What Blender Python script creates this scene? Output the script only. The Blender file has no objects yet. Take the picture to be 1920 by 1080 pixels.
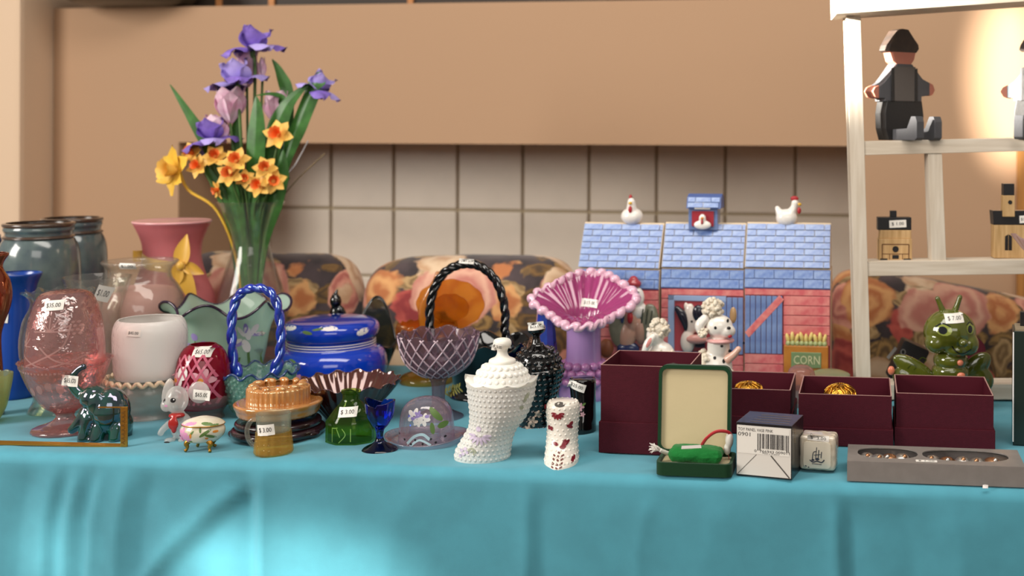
import bpy, bmesh, math, random
from mathutils import Vector, Matrix, noise
from mathutils.bvhtree import BVHTree
random.seed(7)
SC = bpy.context.scene
COL = SC.collection
PI = math.pi
sin, cos = math.sin, math.cos

# ------------------------------------------------------------------ camera, world, lights, exposure
T = 0.74            # height of the table top
HC = 0.39           # camera above the table top
F = 2200.0          # focal length in pixels of a 1920 wide frame
YH = 250.0          # image row of the horizon
PX = 1370.0         # image column of the optical axis: the photograph is an off-centre crop
XC = 0.26
ROLL = 0.004
cam_d = bpy.data.cameras.new('camera'); cam = bpy.data.objects.new('camera', cam_d); COL.objects.link(cam)
SC.camera = cam
CAM = Vector((XC, 0, T + HC)); cam.location = CAM
cam.rotation_euler = (Matrix.Rotation(PI / 2, 3, 'X') @ Matrix.Rotation(ROLL, 3, 'Z')).to_euler()
cam_d.sensor_width = 36; cam_d.lens = F / 1920 * 36
cam_d.shift_y = -(540 - YH) / 1920; cam_d.shift_x = (960 - PX) / 1920
cam_d.clip_start = 0.05
cam_d.dof.use_dof = True; cam_d.dof.focus_distance = 1.43; cam_d.dof.aperture_fstop = 4.2

def ray(px, py):        # direction of a photo pixel, one metre deep
    dx, dy = px - PX, py - YH
    c, s = cos(ROLL), sin(ROLL)
    return Vector(((dx * c + dy * s) / F, 1, -(-dx * s + dy * c) / F))
def on_z(px, py, z=T):
    r = ray(px, py); return CAM + r * ((z - CAM.z) / r.z)
def on_y(px, py, Y): return CAM + ray(px, py) * Y

def hexc(h):
    h = h.lstrip('#'); c = [int(h[i:i + 2], 16) / 255 for i in (0, 2, 4)]
    return tuple(x / 12.92 if x <= .04045 else ((x + .055) / 1.055) ** 2.4 for x in c) + (1,)

w = bpy.data.worlds.new('world'); SC.world = w; w.use_nodes = True
w.node_tree.nodes['Background'].inputs[0].default_value = (1.0, .9, .8, 1)
w.node_tree.nodes['Background'].inputs[1].default_value = 0.26

def area(name, loc, target, sx, sy, power, col):
    d = bpy.data.lights.new(name, 'AREA'); d.shape = 'RECTANGLE'; d.size = sx; d.size_y = sy
    d.energy = power; d.color = col
    o = bpy.data.objects.new(name, d); COL.objects.link(o); o.location = loc
    o.rotation_euler = (Vector(target) - Vector(loc)).to_track_quat('-Z', 'Y').to_euler()
    return o
def spot(name, loc, target, deg, power, col, blend=.6, soft=.04):
    d = bpy.data.lights.new(name, 'SPOT'); d.spot_size = math.radians(deg); d.spot_blend = blend
    d.energy = power; d.color = col; d.shadow_soft_size = soft
    o = bpy.data.objects.new(name, d); COL.objects.link(o); o.location = loc
    o.rotation_euler = (Vector(target) - Vector(loc)).to_track_quat('-Z', 'Y').to_euler()
    return o
# tall window to the left of the table, then two added fill lights
area('window_light', (-2.4, .15, T + 1.1), (.1, 1.45, T + .05), 1.0, 1.2, 72, (1, .95, .88))
area('fill_behind_camera', (.7, -1.5, T + 1.2), (.2, 2.2, T + .2), 1.8, 1.0, 19, (1, .95, .89))  # fill added behind the camera to brighten fronts and the tiled recess
area('overhead_fill', (.25, .95, T + 1.7), (.25, 2.1, T + .1), 1.8, .6, 25, (1, .94, .86))  # fill added overhead for the tiled recess and table; no lamp hangs there
# aimed spot lamps stand in for sun patches on cloth, shelf and wall
SUNC = (1, .93, .82)
spot('sun_spot_cloth', (-1.7, -2.2, T + .95), on_y(560, 1112, 1.37), 4.8, 1300, SUNC, .7).scale = (1, .5, 1)
spot('sun_spot_fold', (-1.72, -2.2, T + .95), on_y(385, 1050, 1.39), 2.0, 900, SUNC, .95).scale = (1, .55, 1)
spot('sun_spot_hem', (-1.9, -2.2, T + .95), on_y(95, 1050, 1.42), 1.7, 800, SUNC, .95)
spot('sun_spot_shelf', (-2.6, 1.1, T + 1.05), on_y(1628, 72, 1.72), 4.0, 8000, SUNC, .6)
spot('sun_spot_wall', (-2.9, -1.0, T + 1.15), on_y(1885, 150, 2.36), 4.6, 6000, SUNC, .55).scale = (.3, 1, 1)     # a tall narrow beam

vs = SC.view_settings
vs.view_transform = 'Standard'; vs.look = 'None'; vs.gamma = 1; vs.use_curve_mapping = False
vs.exposure = 0.0
SC.cycles.transparent_max_bounces = 28; SC.cycles.max_bounces = 10; SC.cycles.transmission_bounces = 10
SC.cycles.caustics_reflective = False; SC.cycles.caustics_refractive = False
SC.cycles.sample_clamp_indirect = 6

# ------------------------------------------------------------------ materials
MATS = {}
def nt(name):
    m = bpy.data.materials.new(name); m.use_nodes = True; MATS[name] = m
    n = m.node_tree.nodes; return m, n, m.node_tree.links, n['Principled BSDF'], n['Material Output']
def paint_mat(name, col, rough=.5, coat=0, metal=0, var=0, vscale=40, bump=0, bscale=200, col2=None, spec=.5, sss=0, sheen=0, film=0):
    if name in MATS: return MATS[name]
    m, n, L, b, o = nt(name)
    b.inputs['Base Color'].default_value = hexc(col); b.inputs['Roughness'].default_value = rough
    b.inputs['Coat Weight'].default_value = coat; b.inputs['Coat Roughness'].default_value = .05
    b.inputs['Metallic'].default_value = metal; b.inputs['Specular IOR Level'].default_value = spec
    if film: b.inputs['Thin Film Thickness'].default_value = film; b.inputs['Thin Film IOR'].default_value = 1.9
    if sheen: b.inputs['Sheen Weight'].default_value = sheen
    if sss:
        b.inputs['Subsurface Weight'].default_value = sss; b.inputs['Subsurface Radius'].default_value = (.01, .008, .006)
        b.inputs['Subsurface Scale'].default_value = .6
    if var or bump or col2:
        tc = n.new('ShaderNodeTexCoord')
    if var or col2:
        nz = n.new('ShaderNodeTexNoise'); nz.inputs['Scale'].default_value = vscale; nz.inputs['Detail'].default_value = 5
        L.new(tc.outputs['Object'], nz.inputs['Vector'])
        rp = n.new('ShaderNodeValToRGB'); c = hexc(col)
        rp.color_ramp.elements[0].position = .35; rp.color_ramp.elements[1].position = .65
        a = hexc(col2) if col2 else tuple(x * (1 - var) for x in c[:3]) + (1,)
        rp.color_ramp.elements[0].color = a
        rp.color_ramp.elements[1].color = c if col2 else tuple(min(1, x * (1 + var)) for x in c[:3]) + (1,)
        L.new(nz.outputs['Fac'], rp.inputs['Fac']); L.new(rp.outputs['Color'], b.inputs['Base Color'])
    if bump:
        nb = n.new('ShaderNodeTexNoise'); nb.inputs['Scale'].default_value = bscale; nb.inputs['Detail'].default_value = 3
        L.new(tc.outputs['Object'], nb.inputs['Vector'])
        bp = n.new('ShaderNodeBump'); bp.inputs['Strength'].default_value = bump; bp.inputs['Distance'].default_value = .002
        L.new(nb.outputs['Fac'], bp.inputs['Height']); L.new(bp.outputs['Normal'], b.inputs['Normal'])
    return m
def glass(name, col, rough=.03, film=0, ior=1.45, bump=0, bscale=120, col2=None, cz=(0, .05)):
    """solid coloured glass; col2: a second colour mixed in from height cz[0] to cz[1] (object space)"""
    if name in MATS: return MATS[name]
    m, n, L, b, o = nt(name)
    b.inputs['Base Color'].default_value = hexc(col); b.inputs['Roughness'].default_value = rough
    b.inputs['Transmission Weight'].default_value = 1; b.inputs['IOR'].default_value = ior
    if film: b.inputs['Thin Film Thickness'].default_value = film; b.inputs['Thin Film IOR'].default_value = 2.0
    if bump or col2: tc = n.new('ShaderNodeTexCoord')
    if col2: height_mix(n, L, tc, col, col2, cz, b.inputs['Base Color'])
    if bump:
        nb = n.new('ShaderNodeTexNoise'); nb.inputs['Scale'].default_value = bscale
        L.new(tc.outputs['Object'], nb.inputs['Vector'])
        bp = n.new('ShaderNodeBump'); bp.inputs['Strength'].default_value = bump; bp.inputs['Distance'].default_value = .002
        L.new(nb.outputs['Fac'], bp.inputs['Height']); L.new(bp.outputs['Normal'], b.inputs['Normal'])
    return m
def height_mix(n, L, tc, col, col2, cz, sock):
    sx = n.new('ShaderNodeSeparateXYZ'); L.new(tc.outputs['Object'], sx.inputs[0])
    mr = n.new('ShaderNodeMapRange'); mr.interpolation_type = 'SMOOTHSTEP'
    mr.inputs['From Min'].default_value = cz[0]; mr.inputs['From Max'].default_value = cz[1]
    L.new(sx.outputs['Z'], mr.inputs['Value'])
    rp = n.new('ShaderNodeValToRGB'); rp.color_ramp.elements[0].color = hexc(col); rp.color_ramp.elements[1].color = hexc(col2)
    L.new(mr.outputs[0], rp.inputs['Fac']); L.new(rp.outputs['Color'], sock)
def thin(name, col, opal=0, opal_col=None, rough=.03, refl=1.0, film=0, bump=0, bscale=90, col2=None, cz=(0, .05), through=.45):
    """thin-walled blown glass: tinted see-through wall, a glossy surface on it, and milky body colour by opal"""
    if name in MATS: return MATS[name]
    m, n, L, b, o = nt(name)
    tc = n.new('ShaderNodeTexCoord')
    tr = n.new('ShaderNodeBsdfTransparent'); tr.inputs[0].default_value = tuple(x ** .5 for x in hexc(col))     # light crosses two faces per wall
    opal = 1 - (1 - opal) ** .55
    # seen edge-on, light runs a longer way through the wall and comes out deeper in colour
    lf = n.new('ShaderNodeLayerWeight'); lf.inputs[0].default_value = .5
    pf = n.new('ShaderNodeMath'); pf.operation = 'POWER'; pf.inputs[1].default_value = 2.2; L.new(lf.outputs['Facing'], pf.inputs[0])
    ab = n.new('ShaderNodeMix'); ab.data_type = 'RGBA'; L.new(pf.outputs[0], ab.inputs[0])
    ab.inputs[6].default_value = tuple(x ** .5 for x in hexc(col)); ab.inputs[7].default_value = tuple(x ** 2.6 for x in hexc(col)[:3]) + (1,)
    L.new(ab.outputs[2], tr.inputs[0])
    b.inputs['Base Color'].default_value = (0, 0, 0, 1); b.inputs['Roughness'].default_value = rough
    if film:
        b.inputs['Metallic'].default_value = 1; b.inputs['Base Color'].default_value = (.9, .9, .9, 1)
        b.inputs['Thin Film Thickness'].default_value = film; b.inputs['Thin Film IOR'].default_value = 1.7
        g = b
    else:
        g = n.new('ShaderNodeBsdfGlossy'); g.inputs['Roughness'].default_value = rough
    lw = n.new('ShaderNodeLayerWeight'); lw.inputs[0].default_value = .5
    pw = n.new('ShaderNodeMath'); pw.operation = 'POWER'; pw.inputs[1].default_value = 4.0; L.new(lw.outputs['Facing'], pw.inputs[0])
    mu = n.new('ShaderNodeMath'); mu.operation = 'MULTIPLY_ADD'; mu.inputs[1].default_value = .5 * refl; mu.inputs[2].default_value = .1 if film else .03
    mu.use_clamp = True
    L.new(pw.outputs[0], mu.inputs[0]); fr = lw
    body = tr
    if opal:
        df = n.new('ShaderNodeBsdfDiffuse'); df.inputs[0].default_value = hexc(opal_col or col)
        tl = n.new('ShaderNodeBsdfTranslucent'); tl.inputs[0].default_value = hexc(opal_col or col)
        if col2 and not opal_col:
            height_mix(n, L, tc, col, col2, cz, df.inputs[0]); height_mix(n, L, tc, col, col2, cz, tl.inputs[0])
        a = n.new('ShaderNodeMixShader'); a.inputs[0].default_value = through
        L.new(df.outputs[0], a.inputs[1]); L.new(tl.outputs[0], a.inputs[2])
        c = n.new('ShaderNodeMixShader'); c.inputs[0].default_value = opal
        L.new(tr.outputs[0], c.inputs[1]); L.new(a.outputs[0], c.inputs[2]); body = c
    mx = n.new('ShaderNodeMixShader'); L.new(mu.outputs[0], mx.inputs[0])
    L.new(body.outputs[0], mx.inputs[1]); L.new(g.outputs[0], mx.inputs[2]); L.new(mx.outputs[0], o.inputs['Surface'])
    if bump:
        nb = n.new('ShaderNodeTexNoise'); nb.inputs['Scale'].default_value = bscale
        L.new(tc.outputs['Object'], nb.inputs['Vector'])
        bp = n.new('ShaderNodeBump'); bp.inputs['Strength'].default_value = bump; bp.inputs['Distance'].default_value = .003
        L.new(nb.outputs['Fac'], bp.inputs['Height']); L.new(bp.outputs['Normal'], g.inputs['Normal']); L.new(bp.outputs['Normal'], fr.inputs['Normal'])
    return m
def wood(name, col, col2, scale=(4, 60, 60), rough=.6):
    if name in MATS: return MATS[name]
    m, n, L, b, o = nt(name)
    tc = n.new('ShaderNodeTexCoord'); mp = n.new('ShaderNodeMapping'); mp.inputs['Scale'].default_value = scale
    L.new(tc.outputs['Object'], mp.inputs[0])
    nz = n.new('ShaderNodeTexNoise'); nz.inputs['Scale'].default_value = 3; nz.inputs['Detail'].default_value = 8
    L.new(mp.outputs[0], nz.inputs['Vector'])
    rp = n.new('ShaderNodeValToRGB'); rp.color_ramp.elements[0].position = .3; rp.color_ramp.elements[1].position = .7
    rp.color_ramp.elements[0].color = hexc(col2); rp.color_ramp.elements[1].color = hexc(col)
    L.new(nz.outputs['Fac'], rp.inputs['Fac']); L.new(rp.outputs[0], b.inputs['Base Color']); b.inputs['Roughness'].default_value = rough
    bp = n.new('ShaderNodeBump'); bp.inputs['Strength'].default_value = .25; bp.inputs['Distance'].default_value = .001
    L.new(nz.outputs['Fac'], bp.inputs['Height']); L.new(bp.outputs[0], b.inputs['Normal'])
    return m
def floral(name):
    m, n, L, b, o = nt(name)
    tc = n.new('ShaderNodeTexCoord')
    nz = n.new('ShaderNodeTexNoise'); nz.inputs['Scale'].default_value = 22; nz.inputs['Detail'].default_value = 3
    L.new(tc.outputs['Object'], nz.inputs['Vector'])
    va = n.new('ShaderNodeVectorMath'); va.operation = 'MULTIPLY_ADD'; va.inputs[1].default_value = (.032, .032, .032)
    L.new(nz.outputs['Color'], va.inputs[0]); L.new(tc.outputs['Object'], va.inputs[2])
    def vor(scale, feature='F1'):
        v = n.new('ShaderNodeTexVoronoi'); v.inputs['Scale'].default_value = scale; v.feature = feature
        L.new(va.outputs[0], v.inputs['Vector']); return v
    def ramp(src, stops, interp='LINEAR'):
        r = n.new('ShaderNodeValToRGB'); r.color_ramp.interpolation = interp
        e = r.color_ramp.elements
        while len(e) < len(stops): e.new(.5)
        for el, (p, c) in zip(e, stops): el.position = p; el.color = hexc(c)
        L.new(src, r.inputs['Fac']); return r
    def mix(fac, a, c):
        x = n.new('ShaderNodeMix'); x.data_type = 'RGBA'
        L.new(fac, x.inputs[0]); L.new(a, x.inputs[6]); L.new(c, x.inputs[7]); return x.outputs[2]
    def math_(op, a, b_=None, c_=None, clamp=False):
        m_ = n.new('ShaderNodeMath'); m_.operation = op; m_.use_clamp = clamp
        for q, x in enumerate((a, b_, c_)):
            if x is None: continue
            if isinstance(x, (int, float)): m_.inputs[q].default_value = x
            else: L.new(x, m_.inputs[q])
        return m_.outputs[0]
    def layer(scale, shift, radius, tones, tones2, waves, stretch=(1, 1, 1), share=0.0):
        """scattered blooms: colour per cell, petal bands around each centre; returns colour and mask"""
        mp = n.new('ShaderNodeMapping'); mp.inputs['Location'].default_value = shift; mp.inputs['Scale'].default_value = stretch; mp.inputs['Rotation'].default_value = (0, shift[0], 0)
        L.new(va.outputs[0], mp.inputs[0])
        v = n.new('ShaderNodeTexVoronoi'); v.inputs['Scale'].default_value = scale; v.inputs['Randomness'].default_value = .75; L.new(mp.outputs[0], v.inputs['Vector'])
        sp = n.new('ShaderNodeSeparateColor'); L.new(v.outputs['Color'], sp.inputs[0])
        k_ = len(tones); ta = ramp(sp.outputs[0], [(q / k_, t_) for q, t_ in enumerate(tones)], 'CONSTANT'); tb = ramp(sp.outputs[0], [(q / k_, t_) for q, t_ in enumerate(tones2)], 'CONSTANT')
        nn = n.new('ShaderNodeTexNoise'); nn.inputs['Scale'].default_value = scale * 2.6; nn.inputs['Detail'].default_value = 2; L.new(mp.outputs[0], nn.inputs['Vector'])
        ph = math_('MULTIPLY_ADD', nn.outputs['Fac'], 9.0, math_('MULTIPLY', v.outputs['Distance'], waves))
        band = math_('MULTIPLY_ADD', math_('SINE', ph), .38, .42)
        band = math_('ADD', band, math_('MULTIPLY', v.outputs['Distance'], .5), clamp=True)
        edge = math_('MULTIPLY_ADD', nn.outputs['Fac'], .22, math_('SUBTRACT', radius - .11, v.outputs['Distance']))
        mask = math_('MULTIPLY', edge, 30.0, clamp=True)
        if share: mask = math_('MULTIPLY', mask, math_('GREATER_THAN', sp.outputs[1], share))
        return mix(band, tb.outputs[0], ta.outputs[0]), mask
    tan = ['#a07c48', '#8a6a3e', '#b8986a', '#77582f']; tan2 = ['#4c3a28', '#54402a', '#6e5434', '#3c2e24']
    ros = ['#d99a84', '#dcc0a0', '#c0584c', '#d8a068', '#dba890']; ros2 = ['#a04c48', '#b88a64', '#7c2028', '#a8582e', '#b86a60']
    gnz = n.new('ShaderNodeTexNoise'); gnz.inputs['Scale'].default_value = 20; L.new(va.outputs[0], gnz.inputs['Vector'])
    c = ramp(gnz.outputs['Fac'], [(.35, '#2e2628'), (.65, '#4e4042')]).outputs[0]
    for args in ((13, (3.1, 1.7, 2.2), .52, tan, tan2, 26, (1, 1, 2.2), 0), (12, (.9, 4.2, 6.1), .46, tan, tan2, 30, (2.1, 1, 1), .2),
                 (11, (7.3, 2.9, 5.5), .44, ros, ros2, 24, (1, 1, 1), .12), (8.5, (1.3, 8.1, 3.7), .48, ros, ros2, 26, (1, 1, 1), .15)):
        cc, mk = layer(*args); c = mix(mk, c, cc)
    L.new(c, b.inputs['Base Color']); b.inputs['Roughness'].default_value = .85; b.inputs['Sheen Weight'].default_value = .2
    return m

# ------------------------------------------------------------------ geometry helpers (all in photo pixels, z up, scaled when linked)
def cr(p, m=6):
    """smooth curve through a list of tuples"""
    out = []
    for i in range(len(p) - 1):
        a, b2, c, d = p[max(i - 1, 0)], p[i], p[i + 1], p[min(i + 2, len(p) - 1)]
        for j in range(m):
            t = j / m
            out.append(tuple(.5 * (2 * q + (r - o_) * t + (2 * o_ - 5 * q + 4 * r - s_) * t * t + (3 * q - o_ - 3 * r + s_) * t ** 3)
                             for o_, q, r, s_ in zip(a, b2, c, d)))
    out.append(tuple(p[-1])); return out
class MB:
    def __init__(s): s.v = []; s.f = []
    def add(s, v, f):
        b = len(s.v); s.v += [Vector(x) for x in v]; s.f += [[b + i for i in q] for q in f]; return s
    def grid(s, rows, closed=True, cap0=False, cap1=False):
        m = len(rows); n = len(rows[0]); v = [p for r in rows for p in r]; f = []
        for i in range(m - 1):
            for j in range(n if closed else n - 1):
                k = (j + 1) % n
                f.append((i * n + j, i * n + k, (i + 1) * n + k, (i + 1) * n + j))
        if cap0: f.append(tuple(range(n))[::-1])
        if cap1: f.append(tuple((m - 1) * n + j for j in range(n)))
        return s.add(v, f)
    def lathe(s, prof, n=48, c=(0, 0), fn=None, cap0=True, cap1=False):
        rows = []
        for i, (r, z) in enumerate(prof):
            t = i / max(1, len(prof) - 1); row = []
            for j in range(n):
                a = 2 * PI * j / n; rr, zz = (r, z) if fn is None else fn(a, t, r, z)
                row.append((c[0] + rr * cos(a), c[1] + rr * sin(a), zz))
            rows.append(row)
        return s.grid(rows, True, cap0, cap1)
    def loft(s, rings, n=32, fn=None, cap0=True, cap1=True):
        """rings: (z, xl, xr, depth radius, depth centre)"""
        rows = []
        for i, (z, xl, xr, dr, dc) in enumerate(rings):
            t = i / max(1, len(rings) - 1); row = []
            for j in range(n):
                a = 2 * PI * j / n; q = 1, 0
                if fn: q = fn(a, t)
                row.append(((xl + xr) / 2 + (xr - xl) / 2 * cos(a) * q[0], dc + dr * sin(a) * q[0], z + q[1]))
            rows.append(row)
        return s.grid(rows, True, cap0, cap1)
    def tube(s, pts, r, n=8, cap=True, flat=1.0):
        pts = [Vector(p) for p in pts]; rows = []; up = Vector((.31, .2, .93)).normalized(); prev = None
        for i, p in enumerate(pts):
            d = (pts[min(i + 1, len(pts) - 1)] - pts[max(i - 1, 0)]).normalized()
            if prev is None: u = d.cross(up).normalized() if abs(d.dot(up)) < .98 else d.cross(Vector((1, 0, 0))).normalized()
            else: u = (prev - d * prev.dot(d)).normalized()
            prev = u; v2 = d.cross(u); rr = r[i] if isinstance(r, (list, tuple)) else r
            rows.append([p + u * rr * cos(2 * PI * j / n) + v2 * rr * flat * sin(2 * PI * j / n) for j in range(n)])
        return s.grid(rows, True, cap, cap)
    def ell(s, c, r, nu=14, nv=9, rot=None):
        c = Vector(c); r = r if isinstance(r, (list, tuple)) else (r, r, r); rows = []
        for i in range(1, nv):
            a = PI * i / nv
            rows.append([(r[0] * sin(a) * cos(2 * PI * j / nu), r[1] * sin(a) * sin(2 * PI * j / nu), -r[2] * cos(a)) for j in range(nu)])
        b0 = len(s.v); s.grid(rows, True); nn = len(s.v) - b0
        s.v += [Vector((0, 0, -r[2])), Vector((0, 0, r[2]))]
        for j in range(nu):
            s.f.append([b0 + nn, b0 + (j + 1) % nu, b0 + j]); k = b0 + nn - nu; s.f.append([b0 + nn + 1, k + j, k + (j + 1) % nu])
        for i in range(b0, len(s.v)): s.v[i] = (rot @ s.v[i] if rot else s.v[i]) + c
        return s
    def box(s, x0, x1, y0, y1, z0, z1):
        v = [(x, y, z) for z in (z0, z1) for y in (y0, y1) for x in (x0, x1)]
        return s.add(v, [(0, 2, 3, 1), (4, 5, 7, 6), (0, 1, 5, 4), (2, 6, 7, 3), (0, 4, 6, 2), (1, 3, 7, 5)])
    def prism(s, poly, y0, y1):
        n = len(poly); v = [(x, y0, z) for x, z in poly] + [(x, y1, z) for x, z in poly]
        f = [tuple(range(n)), tuple(range(2 * n - 1, n - 1, -1))] + [(i, i + n, (i + 1) % n + n, (i + 1) % n) for i in range(n)]
        return s.add(v, f)
    def petal(s, base, d, nrm, L, W, bend=0, cup=.2, ruf=0, m=8, n=7, pw=.8, tipw=0):
        base = Vector(base); d = Vector(d).normalized(); nrm = Vector(nrm); nrm = (nrm - d * nrm.dot(d)).normalized(); sd = d.cross(nrm)
        rows = []; p = base.copy()
        for i in range(m + 1):
            t = i / m; a = bend * t; dd = d * cos(a) - nrm * sin(a); nn = nrm * cos(a) + d * sin(a)
            wd = W / 2 * max(.06, sin(PI * min(1, (t * .92 + .06)) ** pw) + tipw * t)
            row = []
            for j in range(n):
                u = -1 + 2 * j / (n - 1)
                row.append(p + sd * wd * u + nn * (cup * wd * u * u + ruf * W * sin(t * 9 + u * 4) * u * u * t))
            rows.append(row); p = p + dd * (L / m)
        return s.grid(rows, False)
    def rot(s, m, c=(0, 0, 0), start=0):
        c = Vector(c)
        for i in range(start, len(s.v)): s.v[i] = m @ (s.v[i] - c) + c
        return s

def mesh_of(name, mb, k=1.0, mat=None, smooth=True, bevel=0):
    me = bpy.data.meshes.new(name)
    me.from_pydata([tuple(v * k) for v in mb.v], [], mb.f)
    bm = bmesh.new(); bm.from_mesh(me); bmesh.ops.recalc_face_normals(bm, faces=bm.faces)
    if bevel:
        es = [e for e in bm.edges if e.is_manifold and e.calc_face_angle(0) > .6]
        bmesh.ops.bevel(bm, geom=es, offset=bevel * k, segments=2, affect='EDGES', profile=.6)
    bm.to_mesh(me); bm.free()
    if smooth:
        me.shade_smooth()
        if smooth == 'auto': me.set_sharp_from_angle(angle=math.radians(35))
    if mat: me.materials.append(mat)
    return me
def link(name, me, parent=None):
    o = bpy.data.objects.new(name, me); COL.objects.link(o)
    if parent: o.parent = parent
    return o
def evaluated(me, setup):
    """run modifiers on a mesh and hand back the result"""
    o = bpy.data.objects.new('work', me); COL.objects.link(o); setup(o)
    bpy.context.view_layer.update()
    r = bpy.data.meshes.new_from_object(o.evaluated_get(bpy.context.evaluated_depsgraph_get()))
    bpy.data.objects.remove(o); return r
TXT = {}
def text_mesh(body):
    if body not in TXT:
        cu = bpy.data.curves.new('work', 'FONT'); cu.body = body; cu.size = 1; cu.align_x = 'CENTER'; cu.align_y = 'CENTER'; cu.resolution_u = 2
        o = bpy.data.objects.new('work', cu); COL.objects.link(o); bpy.context.view_layer.update()
        me = bpy.data.meshes.new_from_object(o.evaluated_get(bpy.context.evaluated_depsgraph_get())); bpy.data.objects.remove(o)
        v = [(p.co.x, p.co.y) for p in me.vertices]; x0, x1 = min(a[0] for a in v), max(a[0] for a in v); y0, y1 = min(a[1] for a in v), max(a[1] for a in v)
        TXT[body] = ([((a - (x0 + x1) / 2) / (x1 - x0) * 2, (b2 - (y0 + y1) / 2) / (y1 - y0) * 2) for a, b2 in v], [list(p.vertices) for p in me.polygons])
    return TXT[body]

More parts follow.
